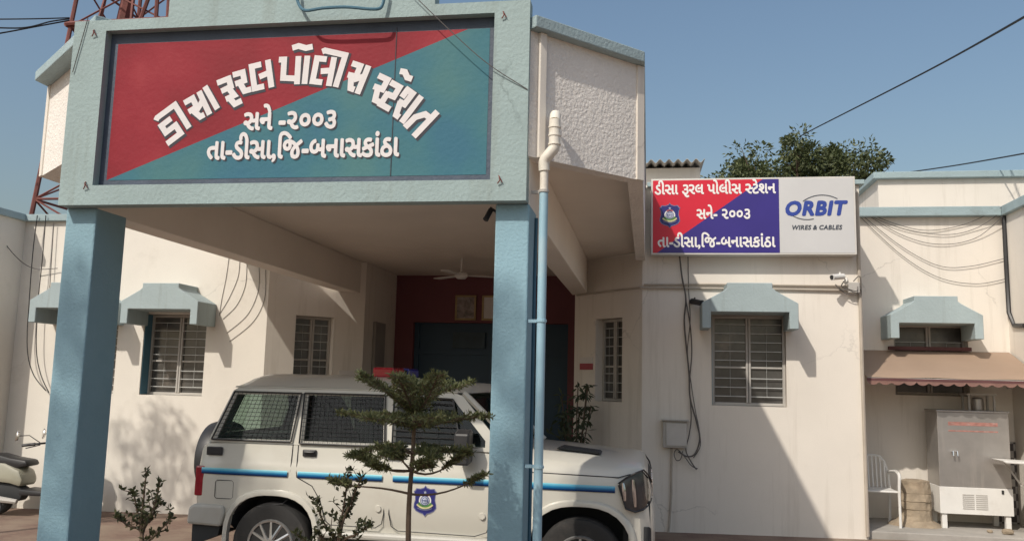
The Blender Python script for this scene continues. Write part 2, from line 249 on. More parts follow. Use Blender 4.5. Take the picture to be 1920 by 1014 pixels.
# ------------------------------------------------------------------ lettering
GLYPH = {
'ડ': '192|106,-4 83,-2 63,4 45,14 30,26 16,41 4,58 32,75 44,58 56,45 68,36 79,30 92,26 104,25 116,26 126,29 135,34 141,41 145,50 146,60 146,67 144,74 142,80 138,86 133,92 126,98 118,104 108,111 96,118 79,130 65,141 56,151 50,162 46,174 45,186 47,201 53,214 63,226 77,234 94,239 114,241 121,241 128,241 135,240 142,239 149,238 156,236 150,208 144,210 137,211 132,211 126,212 120,212 114,212 103,211 94,209 87,205 81,200 78,193 77,186 78,180 79,175 81,171 84,167 89,163 95,158 102,153 110,148 120,142 139,129 154,117 165,105 174,92 178,78 180,61 178,43 172,27 161,14 146,4 128,-2',
'ી': '106|96,0 86,0 78,1 69,3 62,6 55,10 49,15 44,20 41,27 38,34 37,41 36,50 36,59 36,244 31,269 25,290 16,307 6,320 -4,327 -16,330 -24,329 -31,326 -37,321 -41,313 -44,304 -45,292 -45,288 -45,284 -44,280 -44,275 -44,271 -43,267 -74,267 -74,271 -75,276 -76,281 -76,286 -76,291 -76,296 -75,314 -69,329 -60,342 -48,351 -34,357 -16,358 -1,357 13,351 25,343 36,331 46,317 54,301 60,283 65,265 68,246 68,61 68,54 69,49 69,45 70,42 71,39 73,37 77,34 81,31 86,30 92,30 97,29 103,29 100,0',
'સ': '284|165,0 148,1 133,5 119,11 106,19 94,29 83,39 73,51 64,63 56,76 53,75 51,75 48,75 37,76 28,78 21,81 16,86 13,92 12,100 12,106 15,111 18,115 23,118 29,120 36,120 41,120 46,119 51,118 56,116 61,113 67,109 76,112 85,116 93,120 101,126 107,132 113,139 117,147 119,156 120,166 119,180 114,191 107,200 98,207 86,211 73,212 64,212 56,211 48,209 40,207 31,204 22,200 12,227 22,231 32,235 42,237 53,240 64,241 74,241 96,239 115,233 131,223 143,208 150,190 152,167 152,160 151,153 150,146 154,145 157,145 161,144 165,143 169,143 173,143 181,143 189,144 196,145 202,147 209,150 215,153 215,241 247,237 247,61 247,54 247,49 248,45 249,42 250,39 252,37 255,34 259,31 264,30 270,30 276,29 281,29 278,0 274,0 265,0 256,1 248,3 240,6 233,10 227,15 223,20 219,26 217,33 216,40 215,49 215,59 215,122 209,120 203,118 197,116 190,115 182,115 174,114 162,115 150,117 139,121 132,112 125,104 116,97 107,91 97,86 86,82 96,69 106,58 114,50 123,43 131,38 140,34 149,32 158,30 169,30 174,30 171,0',
'ા': '106|96,0 85,0 75,2 67,4 60,7 54,10 49,15 45,20 41,25 39,32 37,39 36,48 36,59 36,241 68,237 68,61 68,54 69,49 69,45 70,42 72,39 74,36 77,33 81,31 86,30 92,30 97,29 103,29 100,0',
'ર': '178|165,0 148,1 133,5 119,11 106,19 94,29 83,39 73,51 64,63 56,76 53,75 51,75 48,75 37,76 28,78 21,81 16,85 13,92 12,100 12,106 15,111 18,115 23,118 29,120 36,120 41,120 46,119 52,118 57,116 62,113 68,108 78,111 87,115 96,119 104,125 111,131 117,139 122,147 124,156 125,167 124,181 119,192 112,201 102,207 90,211 76,212 58,211 40,206 22,200 12,227 22,231 32,235 43,237 54,240 65,241 76,241 99,239 119,233 136,223 148,208 156,190 158,167 157,153 154,140 149,128 141,117 133,107 123,99 111,92 99,86 87,81 97,69 106,58 115,50 123,43 132,38 140,34 149,32 159,30 169,30 174,30 171,0',
'ૂ': '0|-71,-107 -90,-106 -106,-100 -119,-92 -128,-81 -133,-68 -135,-53 -133,-39 -127,-26 -117,-15 -104,-7 -87,-2 -67,0 -48,-1 -30,-5 -14,-10 0,-18 13,-27 25,-38 36,-50 46,-62 56,-76 31,-91 17,-72 2,-56 -13,-44 -29,-35 -46,-29 -65,-27 -77,-28 -88,-30 -96,-34 -101,-40 -104,-46 -106,-53 -105,-62 -101,-68 -96,-73 -89,-76 -82,-78 -74,-78 -66,-78 -60,-77 -54,-76 -48,-75 -43,-72 -37,-70 -27,-98 -34,-101 -42,-103 -49,-105 -57,-106 -64,-107',
'લ': '260|112,42 85,45 62,53 43,67 29,85 20,108 18,135 21,160 29,183 44,203 64,219 90,232 120,241 128,211 105,205 86,196 70,185 59,171 53,154 50,133 52,114 58,99 68,87 80,78 94,73 110,72 119,72 126,72 133,74 140,75 146,77 152,80 164,53 157,50 149,47 140,45 131,43 122,42;98,122 90,151 191,171 191,241 223,237 223,61 223,54 223,49 224,45 225,42 226,39 228,37 231,34 235,31 240,30 246,30 252,29 257,29 254,0 250,0 241,0 232,1 224,3 216,6 209,10 203,15 199,20 195,26 193,33 192,40 191,49 191,59 191,141',
'પ': '227|106,64 96,65 86,67 78,69 70,73 63,77 57,82 51,89 46,96 42,105 39,115 38,126 37,140 37,176 37,183 37,188 36,192 35,195 34,198 32,200 29,203 25,205 20,207 14,207 8,207 2,208 6,237 10,237 21,236 30,235 39,233 46,230 52,226 57,222 61,217 64,212 66,205 68,198 69,188 69,177 69,143 70,132 71,122 72,115 75,110 78,105 81,101 88,97 97,94 109,93 118,94 127,96 135,99 143,104 151,109 157,114 157,241 189,237 189,61 189,54 190,49 190,45 191,42 193,39 194,37 197,34 202,31 207,30 213,30 218,29 224,29 221,0 217,0 206,0 196,2 188,4 181,7 175,10 170,15 166,20 163,25 160,32 159,39 158,48 157,59 157,80 150,75 142,72 134,69 125,66 116,65',
'ો': '106|96,0 85,0 75,2 67,4 60,7 54,10 49,15 45,20 41,25 39,32 37,39 36,48 36,59 36,241 68,237 68,61 68,54 69,49 69,45 70,42 72,39 74,36 77,33 81,31 86,30 92,30 97,29 103,29 100,0;37,256 29,280 21,299 13,313 4,322 -7,328 -20,330 -23,330 -26,329 -30,329 -33,328 -37,327 -40,326 -50,354 -44,355 -39,357 -33,357 -28,358 -23,358 -18,358 -5,358 6,355 16,350 26,344 35,334 43,320 51,304 59,282 65,256',
'ૉ': '106|96,0 85,0 75,2 67,4 60,7 54,10 49,15 45,20 41,25 39,32 37,39 36,48 36,59 36,241 68,237 68,61 68,54 69,49 69,45 70,42 72,39 74,36 77,33 81,31 86,30 92,30 97,29 103,29 100,0;54,256 38,258 24,261 10,267 -3,274 -15,283 -26,294 -36,306 -46,318 -55,332 -31,347 -21,334 -12,322 -3,312 6,304 15,297 24,292 33,289 43,287 54,286 59,286 63,287 68,287 71,288 74,289 77,290 86,261 82,260 77,259 72,258 67,257 61,257',
'ટ': '180|100,-4 76,-2 56,4 40,15 28,29 21,45 18,65 20,82 26,97 36,110 49,122 64,133 83,144 98,152 110,159 119,165 124,171 128,179 129,187 128,195 125,201 120,206 113,209 104,211 95,212 86,212 77,211 69,210 61,208 53,205 45,202 35,229 44,232 54,235 63,238 74,240 84,241 96,241 116,240 132,235 145,226 154,215 159,202 161,188 160,177 158,168 154,159 149,152 143,145 136,139 128,134 119,128 110,123 96,115 85,108 75,102 67,96 61,90 57,84 54,77 52,70 52,62 53,52 57,43 64,35 74,30 86,26 100,25 113,26 124,28 135,31 146,35 156,40 167,46 182,18 169,11 157,6 144,2 131,-2 116,-3',
'ે': '0|-69,256 -77,280 -85,299 -93,313 -102,322 -113,328 -126,330 -129,330 -132,329 -136,329 -139,328 -143,327 -146,326 -156,354 -150,355 -145,357 -139,357 -134,358 -129,358 -124,358 -111,358 -100,355 -90,350 -80,344 -71,334 -63,320 -55,304 -47,282 -41,256',
'શ': '271|260,0 250,0 240,2 232,4 225,7 219,10 214,15 209,20 206,25 204,32 202,39 201,48 201,59 201,241 233,237 233,61 233,54 234,49 234,45 235,42 236,39 238,37 241,34 245,31 251,30 256,30 262,29 268,29 264,0;155,0 141,1 128,5 115,11 104,18 93,27 83,38 74,49 65,61 56,73 50,73 39,74 29,76 22,79 17,84 13,90 12,98 13,103 15,108 19,112 24,115 30,117 36,118 42,117 47,117 53,115 58,113 64,110 70,105 87,111 100,118 111,127 119,138 124,152 126,167 125,177 123,187 119,194 115,200 110,205 104,208 98,211 91,212 85,212 76,212 69,210 64,206 60,202 58,197 58,193 58,188 59,184 61,180 64,176 68,172 74,169 82,165 92,162 103,160 93,133 73,139 56,146 43,155 34,166 28,179 26,194 27,201 29,209 33,216 38,223 44,229 52,234 62,238 73,240 86,241 98,240 109,237 121,233 131,226 140,218 148,208 154,195 157,181 158,165 157,151 154,138 149,126 142,115 134,106 124,97 112,90 100,83 88,79 99,65 110,53 121,43 132,36 145,31 159,30 164,30 161,0',
'ન': '218|56,86 49,87 43,89 36,94 29,100 23,107 17,115 13,123 10,131 10,139 10,145 12,150 15,154 19,157 26,159 34,160 149,160 149,241 181,237 181,61 181,54 181,49 182,45 183,42 184,39 186,37 189,34 193,31 198,30 204,30 210,29 215,29 212,0 208,0 199,0 190,1 182,3 174,6 167,10 161,15 157,20 153,26 151,33 150,40 149,49 149,59 149,131 76,131 76,108 76,101 74,96 71,91 67,88 62,86',
'ત': '229|84,5 72,15 61,25 51,35 41,46 33,57 26,68 21,80 18,92 17,104 18,114 20,124 22,132 26,140 31,146 37,152 46,159 56,164 68,168 83,171 101,173 122,173 159,173 159,241 191,237 191,61 191,54 192,49 192,45 193,42 195,39 196,37 199,34 204,31 209,30 215,30 220,29 226,29 223,0 218,0 208,0 198,2 190,4 183,7 177,10 172,15 168,20 165,25 162,32 161,39 160,48 159,59 159,144 120,144 109,144 99,143 91,143 84,142 79,141 74,139 70,137 66,135 62,132 56,125 51,116 50,104 52,91 56,78 65,66 76,54 89,41 105,27',
'જ': '329|220,-4 204,-3 190,0 178,6 169,13 161,21 156,31 152,42 150,53 149,64 150,83 155,101 164,117 176,134 191,150 209,166 198,177 186,186 174,193 160,200 147,205 132,209 135,204 137,198 139,192 141,186 142,179 142,171 142,161 140,151 136,141 131,132 124,124 116,117 105,112 92,109 76,108 58,110 42,116 30,127 20,140 15,155 13,172 14,184 17,196 23,207 30,216 40,225 51,232 64,237 79,240 96,241 123,240 148,235 171,227 193,215 213,201 232,184 244,193 257,203 269,212 282,221 297,231 313,242 331,216 316,206 302,197 289,188 276,180 264,171 252,163 262,148 271,133 279,117 284,101 287,85 288,68 286,47 280,29 270,15 256,4 239,-2;45,172 46,161 49,152 54,146 60,141 68,138 76,137 87,138 96,141 103,147 107,154 110,163 110,174 110,181 109,188 107,195 104,201 101,207 98,213 94,213 78,212 66,208 56,201 50,192 46,182;182,64 183,53 186,43 190,36 197,30 207,26 219,25 229,26 238,30 246,35 251,44 254,54 256,68 255,83 252,96 249,109 243,122 237,134 228,145 216,135 206,125 198,116 192,107 188,98 185,89 183,81 182,72',
'િ': '106|95,0 86,0 77,1 69,3 61,6 54,10 48,15 44,20 41,26 38,33 37,40 36,49 36,59 36,269 37,284 38,298 41,311 46,322 53,332 62,342 69,347 77,351 86,354 95,356 106,358 117,358 140,356 162,350 183,339 203,324 224,306 245,284 221,266 211,277 200,288 189,298 178,307 166,314 155,321 143,326 131,329 119,330 112,329 106,329 100,327 94,325 89,322 84,319 79,313 75,306 72,297 70,287 68,273 68,257 68,61 68,54 69,49 69,45 70,42 71,39 73,37 76,34 80,31 86,30 91,30 97,29 102,29 99,0',
'બ': '294|93,60 79,61 66,65 54,70 44,78 35,87 27,98 22,111 19,126 18,142 20,165 28,186 40,204 57,219 78,232 104,241 113,212 92,204 75,194 64,183 56,170 52,156 50,141 51,129 53,119 57,111 61,104 67,98 73,94 80,91 87,90 94,89 107,91 117,95 126,103 129,108 131,114 133,120 134,127 135,136 135,148 135,179 167,175 167,134 167,133 167,132 167,132 170,128 173,125 177,123 181,121 185,120 190,120 197,120 203,122 209,124 214,127 219,131 224,136 224,241 256,237 256,61 256,54 257,49 257,45 258,42 259,39 261,37 264,34 268,31 274,30 279,30 285,29 290,29 287,0 283,0 274,0 265,1 257,3 249,6 242,10 236,15 232,20 229,26 226,33 225,40 224,49 224,59 224,101 219,98 214,95 209,94 203,92 197,91 190,91 185,91 180,92 175,93 170,95 165,97 161,100 155,89 147,79 137,71 124,65 110,62',
'ક': '204|26,84 15,113 72,133 63,141 56,148 49,156 45,164 42,174 41,184 43,200 50,214 60,225 74,234 91,239 111,241 119,241 127,241 135,240 143,239 150,237 158,236 152,207 145,208 139,209 133,210 127,211 121,211 114,212 102,211 92,208 84,204 78,198 75,190 74,182 75,175 77,169 81,163 86,157 94,151 104,144 186,175 198,147 132,124 147,115 159,104 169,94 176,82 180,70 181,57 180,47 178,37 174,28 168,19 160,12 149,5 137,0 121,-3 104,-4 84,-3 65,0 49,6 34,13 20,21 7,29 25,54 38,45 51,37 63,32 76,28 89,26 102,25 116,26 128,29 137,34 143,40 147,48 148,58 148,63 147,68 145,74 141,79 137,85 130,92 122,98 112,105 100,113',
'ં': '0|-53,281 -59,282 -65,284 -69,288 -73,292 -75,298 -76,305 -75,312 -73,317 -69,322 -65,326 -59,328 -53,328 -47,328 -42,326 -37,322 -34,317 -32,312 -31,305 -32,298 -34,292 -37,288 -42,284 -47,282',
'ઠ': '207|106,-4 79,-2 57,5 40,17 27,32 20,50 18,70 20,87 26,103 36,117 50,128 68,138 90,144 82,150 75,157 68,165 62,173 59,183 58,193 60,206 65,217 74,227 86,235 102,240 121,241 128,241 135,241 143,240 151,239 158,238 166,236 160,208 153,209 147,210 140,211 133,212 127,212 122,212 112,211 104,210 98,207 93,203 91,198 90,192 91,186 94,180 99,174 106,168 117,161 131,152 150,139 166,126 178,114 187,100 192,84 194,66 191,47 184,30 171,15 154,5 132,-2;50,69 52,56 57,46 65,37 75,30 89,26 105,25 120,26 133,29 145,35 154,43 159,53 161,67 160,78 157,88 152,97 145,105 135,113 122,122 120,122 107,122 96,120 85,116 75,111 66,105 60,98 54,90 51,80',
'૦': '220|110,39 94,40 80,44 66,50 55,58 45,68 37,79 31,92 27,107 26,122 27,138 31,152 37,165 45,177 55,186 67,194 80,200 94,204 110,205 126,204 141,200 154,195 166,187 176,177 184,165 189,152 193,138 194,122 193,106 189,92 183,79 175,67 165,58 153,50 140,44 126,40;109,69 124,71 136,76 147,84 155,95 160,108 161,123 160,138 155,150 148,161 137,169 125,174 111,175 97,174 84,169 73,160 65,149 60,136 59,122 60,107 65,94 73,84 83,75 95,70',
'૨': '220|168,0 153,1 139,5 127,10 116,18 106,27 97,38 89,50 81,63 74,77 67,77 56,77 47,79 40,82 35,87 32,93 31,101 32,107 34,112 38,116 43,119 48,121 55,121 60,121 65,120 70,119 76,117 81,114 87,110 97,113 106,116 115,120 123,125 130,131 136,139 140,147 143,156 144,166 143,180 138,191 131,200 121,207 109,210 94,212 85,211 76,210 67,209 59,207 50,204 41,200 31,227 41,231 51,234 62,237 73,239 84,241 95,241 118,239 138,233 155,222 167,207 175,188 177,165 176,152 173,139 167,127 160,117 151,108 141,99 130,92 118,87 106,82 113,70 120,60 126,52 133,45 139,39 146,35 153,32 161,31 170,30 175,30 180,31 186,32 191,34 196,36 200,38 211,10 203,7 196,4 189,2 182,1 175,0',
'૩': '220|112,-4 98,-3 84,0 71,4 60,10 50,17 40,26 31,36 23,47 15,58 43,75 55,58 67,45 77,36 88,30 100,26 112,25 124,26 135,30 145,35 152,43 156,53 158,66 157,76 155,84 152,92 147,100 142,106 135,112 127,109 119,106 110,104 102,103 92,101 83,100 77,131 98,134 116,138 132,144 143,151 150,162 152,176 151,186 147,195 141,202 132,207 121,211 108,212 98,211 89,210 81,209 73,207 64,204 54,200 44,227 54,231 65,235 75,237 86,240 97,241 108,241 133,239 152,233 167,223 177,210 182,194 184,177 184,166 182,157 178,148 174,140 168,133 162,127 170,118 177,109 183,98 186,87 189,77 190,66 187,46 181,30 169,15 154,5 135,-2',
'-': '129|113,107 16,107 16,70 113,70',
',': '88|24,-47 50,-33 65,-13 70,10 67,31 57,44 42,49 30,46 21,38 18,26 21,15 28,7 38,4 39,-12 34,-28 24,-40',
'O': '329|18,136 36,67 86,16 164,-4 243,16 293,67 311,136 293,206 242,257 164,276 87,257 36,206;58,136 72,190 110,227 164,240 219,227 257,190 271,136 257,83 219,46 164,32 110,46 72,83',
'R': '242|31,273 31,0 70,0 70,118 86,118 106,115 128,97 159,56 195,0 242,0 226,21 215,37 204,54 185,85 166,110 144,130 168,145 184,168 189,196 178,237 147,263 100,273;70,239 95,239 126,234 143,220 149,198 144,176 128,160 95,154 70,154',
'B': '225|30,0 124,0 178,11 208,39 217,73 209,106 187,130 152,144 152,145 175,159 189,178 193,203 184,237 157,262 109,273 30,273;69,238 105,238 134,232 148,219 153,200 146,175 127,161 95,156 69,156;69,121 116,121 150,115 170,100 177,78 172,58 154,42 118,35 69,35',
'I': '100|70,273 30,273 30,0 70,0',
'T': '242|235,273 7,273 7,238 101,238 101,0 140,0 140,238 235,238',
'W': '417|416,273 378,273 303,85 227,273 190,273 114,85 39,273 0,273 110,-2 118,-2 208,221 298,-2 306,-2',
'E': '200|185,273 30,273 30,0 188,0 188,35 69,35 69,120 181,120 181,155 69,155 69,238 185,238',
'S': '183|160,257 140,268 120,274 99,276 55,267 26,242 16,204 47,147 103,110 134,66 129,50 115,37 90,32 63,36 39,50 18,71 18,22 41,7 66,-1 94,-4 133,6 160,32 170,70 140,133 83,169 52,209 58,226 73,237 96,241 115,239 137,230 160,213',
'&': '250|198,136 190,121 180,105 169,92 130,136 159,160 175,183 180,208 172,239 149,260 115,268 78,260 54,238 45,205 49,182 61,160 76,142 42,118 19,92 11,61 21,28 46,5 80,-4 106,0 134,13 166,37 198,0 248,0 193,64 212,88 227,112 237,136;142,64 123,48 104,37 84,32 68,36 56,47 50,61 56,80 72,98 98,116;83,208 87,222 98,231 113,234 129,231 140,221 144,206 141,193 131,179 108,162 97,175 87,191',
'C': '283|262,254 228,267 197,274 169,276 91,258 39,207 19,132 35,72 83,19 166,-4 205,0 237,8 265,20 265,63 234,46 202,36 170,32 112,46 74,82 60,136 74,190 112,227 168,240 199,237 230,228 262,212',
'A': '267|145,274 117,274 0,0 40,0 74,80 190,80 227,0 267,0;130,214 174,116 90,116',
'L': '196|69,273 30,273 30,0 192,0 192,35 69,35'}
def gl(ch):
    a, raw = GLYPH[ch].split('|')
    return int(a), [[tuple(map(int, q.split(','))) for q in l.split()] for l in raw.split(';')] if raw else []
def clipx(L, xm):
    out = []
    for i in range(len(L)):
        a, b = L[i], L[(i+1) % len(L)]
        if a[0] <= xm: out.append(a)
        if (a[0] <= xm) != (b[0] <= xm):
            t = (xm-a[0])/(b[0]-a[0]); out.append((xm, a[1]+t*(b[1]-a[1])))
    return out
def text_loops(s, track=0):
    x = 0; loops = []
    for ch in s:
        if ch == ' ': x += 110; continue
        if ch == '~':        # joined ru form: a three with a falling tail
            a, ls = gl('૩'); loops.append([[(p[0]+x, p[1]) for p in l] for l in ls])
            loops.append([[(x+70,-2),(x+105,14),(x+125,-18),(x+160,-44),(x+206,-40),(x+206,-68),(x+160,-82),(x+112,-60),(x+84,-22)]]); x += 205; continue
        if ch == '^':        # half sa
            a, ls = gl('સ'); loops.append([[(p[0]+x, p[1]) for p in clipx(l, 212)] for l in ls]); x += 196; continue
        a, ls = gl(ch)
        loops.append([[(p[0]+x, p[1]) for p in l] for l in ls]); x += a+track
    return x, loops
def fill_mesh(loops, bold=0.0, ext=0.0):
    cu = bpy.data.curves.new('tmp', 'CURVE'); cu.dimensions = '2D'; cu.fill_mode = 'BOTH'; cu.offset = bold; cu.extrude = ext
    for l in loops:
        sp = cu.splines.new('POLY'); sp.points.add(len(l)-1); sp.use_cyclic_u = True
        for p, q in zip(sp.points, l): p.co = (q[0], q[1], 0, 1)
    o = bpy.data.objects.new('tmp', cu); COL.objects.link(o)
    me = bpy.data.meshes.new_from_object(o); bpy.data.objects.remove(o); bpy.data.curves.remove(cu)
    return me
def lettering(name, s, x, z, y, h, width=None, m=None, parent=None, bold=0.0, shear=0.0, center=False, track=0):
    """one line of flat lettering standing in the plane Y=y; h = size of the em in metres"""
    wd, loops = text_loops(s, track); k = h/400; kx = (width/wd) if width else k
    ox = x-(wd*kx/2 if center else 0)
    b = MB()
    rep = []
    for gls in loops:      # thicken by shifted copies, each a hair nearer than the last
        rep.append(gls)
        if bold: rep += [[[(p[0]+bold/k*math.cos(a), p[1]+bold/k*math.sin(a)) for p in l] for l in gls] for a in (0, .785, 1.571, 2.356, 3.142, 3.927, 4.712, 5.498)]
    for i, gls in enumerate(rep):
        me = fill_mesh([[((p[0]+shear*p[1])*kx, p[1]*k) for p in l] for l in gls], 0.0)
        b.add([(v.co.x+ox, y-0.00006*(i % 18), v.co.y+z) for v in me.vertices], [tuple(p.vertices) for p in me.polygons]); bpy.data.meshes.remove(me)
    return b.build(name, m, parent, weld=False)
def stroke_poly(pts, w):
    P = [Vector((*p, 0)) for p in pts]; L = []; Rr = []
    for i in range(len(P)):
        d0 = (P[i]-P[i-1]).normalized() if i else None; d1 = (P[i+1]-P[i]).normalized() if i < len(P)-1 else None
        d0 = d0 or d1; d1 = d1 or d0
        n0 = Vector((-d0.y, d0.x, 0)); n1 = Vector((-d1.y, d1.x, 0)); b = (n0+n1).normalized(); k = w/2/max(0.45, b.dot(n0))
        L.append(P[i]+b*k); Rr.append(P[i]-b*k)
    return [(p.x, p.y) for p in L+Rr[::-1]]
def strip(pts, w):
    q = stroke_poly(pts, w); n = len(pts)
    return q, [(i, i+1, 2*n-2-i, 2*n-1-i) for i in range(n-1)]
# police crest: shield, wreath, globe, ribbon, star, in the plane Y=y
NAVY = mat('crest_navy', (0.02, 0.022, 0.16), 0.4, 0.1, 6); CRIM = mat('crest_rim', (0.16, 0.17, 0.30), 0.4, 0.1)
CRED = mat('crest_red', (0.45, 0.12, 0.12), 0.5, 0.2, 30); CGRN = mat('crest_green', (0.07, 0.20, 0.05), 0.5, 0.3, 40)
CYEL = mat('crest_ribbon', (0.55, 0.52, 0.28), 0.5, 0.2, 30); CGLB = mat('crest_globe', (0.38, 0.42, 0.52), 0.5, 0.5, 26)
CWHT = mat('crest_white', (0.68, 0.68, 0.66), 0.5, 0.1, 30)
def crest(parent, cx, cz, y, s, my=None):
    """s = half height; my maps (x,z)->y for a curved carrier"""
    Y = (lambda x, z, k: (my(x, z) if my else y)-0.0025-k*0.0015)
    half = [(0,1.0),(0.10,0.86),(0.34,0.78),(0.62,0.80),(0.70,0.66),(0.80,0.60),(0.70,0.36),(0.68,0.05),(0.76,-0.22),(0.78,-0.46),(0.62,-0.66),(0.36,-0.78),(0.14,-0.84),(0,-1.0)]
    out = half+[(-x, z) for x, z in half[-2:0:-1]]
    def poly(pts, k, nm, m):
        b = MB(); b.quad(*[(cx+x*s, Y(cx+x*s, cz+z*s, k), cz+z*s) for x, z in pts]); return b.build(nm, m, root, weld=False)
    b = MB(); b.quad(*[(cx+x*s, Y(cx+x*s, cz+z*s, 0), cz+z*s) for x, z in out]); root = b.build('crest', CRIM, parent, weld=False)
    poly([(x*0.93, z*0.93) for x, z in out], 1, 'shield', NAVY)
    def arcs(nm, m, k, specs):
        b = MB()
        for x0, z0, r, a0, a1, wd in specs:
            pts = [(x0+r*math.cos(math.radians(a0+(a1-a0)*i/10)), z0+r*math.sin(math.radians(a0+(a1-a0)*i/10))) for i in range(11)]
            q, fs = strip(pts, wd); b.add([(cx+x*s, Y(cx+x*s, cz+z*s, k), cz+z*s) for x, z in q], fs)
        return b.build(nm, m, root, weld=False)
    arcs('wreath', CWHT, 2, [(0,0.02,0.37,-60,58,0.10),(0,0.02,0.37,122,240,0.10)])
    arcs('wreath_top', CRED, 3, [(0,0.06,0.36,50,88,0.10),(0,0.06,0.36,92,130,0.10)])
    poly([(0.28*math.cos(i*math.pi/9), 0.02+0.28*math.sin(i*math.pi/9)) for i in range(18)], 2, 'globe', CGLB)
    arcs('globe_lines', NAVY, 3, [(0,0.02,0.20,0,360,0.03),(0,0.30,0.3,235,305,0.03),(0,-0.26,0.3,55,125,0.03)])
    arcs('laurel', CGRN, 4, [(0,0.10,0.47,208,332,0.16)])
    arcs('ribbon', CYEL, 5, [(0,0.26,0.72,222,318,0.11)])
    arcs('motto_band', CRIM, 5, [(0,0.55,1.12,244,296,0.06)])
    b = MB(); pts = []
    for i in range(10):
        r = 0.12 if i % 2 == 0 else 0.05; a = math.pi/2+i*math.pi/5; pts.append((r*math.cos(a), 0.56+r*math.sin(a)))
    poly(pts, 3, 'star', CGLB)
    return root
# ------------------------------------------------------------------ ground
def ground():
    xs = [-400,-120,-40,-20,-12,-9,-6,-3,0,3,5,8,14,40,120,400]; ys = [-400,-120,-40,-14,-8,-4,0,3,5,7,9,11,13,16,20,40,120,900]
    b = MB(); n = len(xs)
    b.add([(x, y, gz(x, y)) for y in ys for x in xs], [(j*n+i, j*n+i+1, (j+1)*n+i+1, (j+1)*n+i) for j in range(len(ys)-1) for i in range(n-1)])
    m = bpy.data.materials.new('brown_paver_ground'); m.use_nodes = True
    N = m.node_tree.nodes; L = m.node_tree.links; P = N['Principled BSDF']; P.inputs['Roughness'].default_value = 0.9
    tc = N.new('ShaderNodeTexCoord')
    br = N.new('ShaderNodeTexBrick'); br.inputs['Scale'].default_value = 4.2; br.inputs['Mortar Size'].default_value = 0.012
    br.inputs['Color1'].default_value = (0.17, 0.105, 0.08, 1); br.inputs['Color2'].default_value = (0.21, 0.14, 0.105, 1); br.inputs['Mortar'].default_value = (0.11, 0.085, 0.065, 1)
    L.new(tc.outputs['Object'], br.inputs['Vector'])
    n = N.new('ShaderNodeTexNoise'); n.inputs['Scale'].default_value = 1.6; n.inputs['Detail'].default_value = 8; L.new(tc.outputs['Object'], n.inputs['Vector'])
    r = N.new('ShaderNodeMapRange'); r.inputs[1].default_value = 0.42; r.inputs[2].default_value = 0.68; L.new(n.outputs[0], r.inputs[0])
    x = N.new('ShaderNodeMix'); x.data_type = 'RGBA'; L.new(r.outputs[0], x.inputs[0]); L.new(br.outputs[0], x.inputs[6]); x.inputs[7].default_value = (0.25, 0.19, 0.14, 1)
    L.new(x.outputs[2], P.inputs['Base Color'])
    bp = N.new('ShaderNodeBump'); bp.inputs['Strength'].default_value = 0.4; L.new(br.outputs['Fac'], bp.inputs['Height']); L.new(bp.outputs[0], P.inputs['Normal'])
    o = b.build('ground', m); tag(o, 'brown paved yard in front of the station', None, None, 'structure'); return o
ground()
# ------------------------------------------------------------------ police station
ST = thing('police_station', (-2.67, 11, 0), 'single storey white police station with a pale blue porch and octagonal bay', 'building')
YF = 11.0
def wallT(ox, oy, ang): return Matrix.Translation((ox, oy, 0)) @ Matrix.Rotation(ang, 4, 'Z')
zb = -0.35
MB().gridwall(-9.1, -5.22, zb, 4.0, [(-7.06,-6.11,1.525,2.665), (-8.42,-7.46,1.525,2.665)], YF, YF+0.23).build('facade_wall', WHITE2, ST)
MB().gridwall(-0.08, 2.62, zb, 4.40, [(0.79,1.70,1.60,2.735)], YF, YF+0.23).build('facade_wall', WHITE, ST)
MB().box(2.39, 2.62, YF+0.23, 12.2, zb, 4.40).build('side_wall', WHITE, ST)
# chamfer walls: local u along the wall from the facade corner, v into the building
TL = wallT(-5.22, 11.0, math.radians(45)); TR = wallT(-0.08, 11.0, math.radians(135)) @ Matrix.Scale(-1, 4, (0, 1, 0))
MB(TL).gridwall(0.0, 1.475, zb, 3.55, [(0.42, 1.00, 1.62, 2.69)], 0.0, 0.2).build('chamfer_wall', WHITE, ST)
MB(TR).gridwall(0.0, 1.345, zb, 3.55, [(0.37, 0.90, 1.60, 2.71)], 0.0, 0.2).build('chamfer_wall', WHITE, ST)
# vestibule
MB().box(-4.38, -4.175, 12.045, 13.83, zb, 3.55).build('vestibule_wall', WHITE, ST)
MB().box(-1.01, -0.8, 11.955, 13.83, zb, 3.55).build('vestibule_wall', WHITE, ST)
MB().gridwall(-4.175, -1.01, zb, 3.55, [(-3.86,-1.28,-0.3,2.77)], 13.6, 13.8).build('entrance_wall', MAROON, ST)
dr = MB().box(-3.86, -1.28, 13.74, 13.79, -0.3, 2.77).build('entrance_door', NAVYD, ST)
b = MB()
for x in (-3.86, -2.61, -1.36): b.box(x, x+0.08, 13.70, 13.742, -0.3, 2.77)
b.box(-3.78, -2.61, 13.70, 13.742, 2.25, 2.32); b.box(-2.53, -1.36, 13.70, 13.742, 2.25, 2.32); b.build('door_frame', NAVYD, dr)
MB().box(-3.2, -2.66, 13.69, 13.739, 2.36, 2.62).build('transom_glass', mat('transom_dark', (0.03,0.055,0.075), 0.6, 0.3, 4), dr)
MB().box(-4.171, -4.12, 12.45, 12.93, 0.1, 2.69).build('side_door', mat('side_door_paint', (0.30,0.28,0.26), 0.6), ST, bevel=0.006)
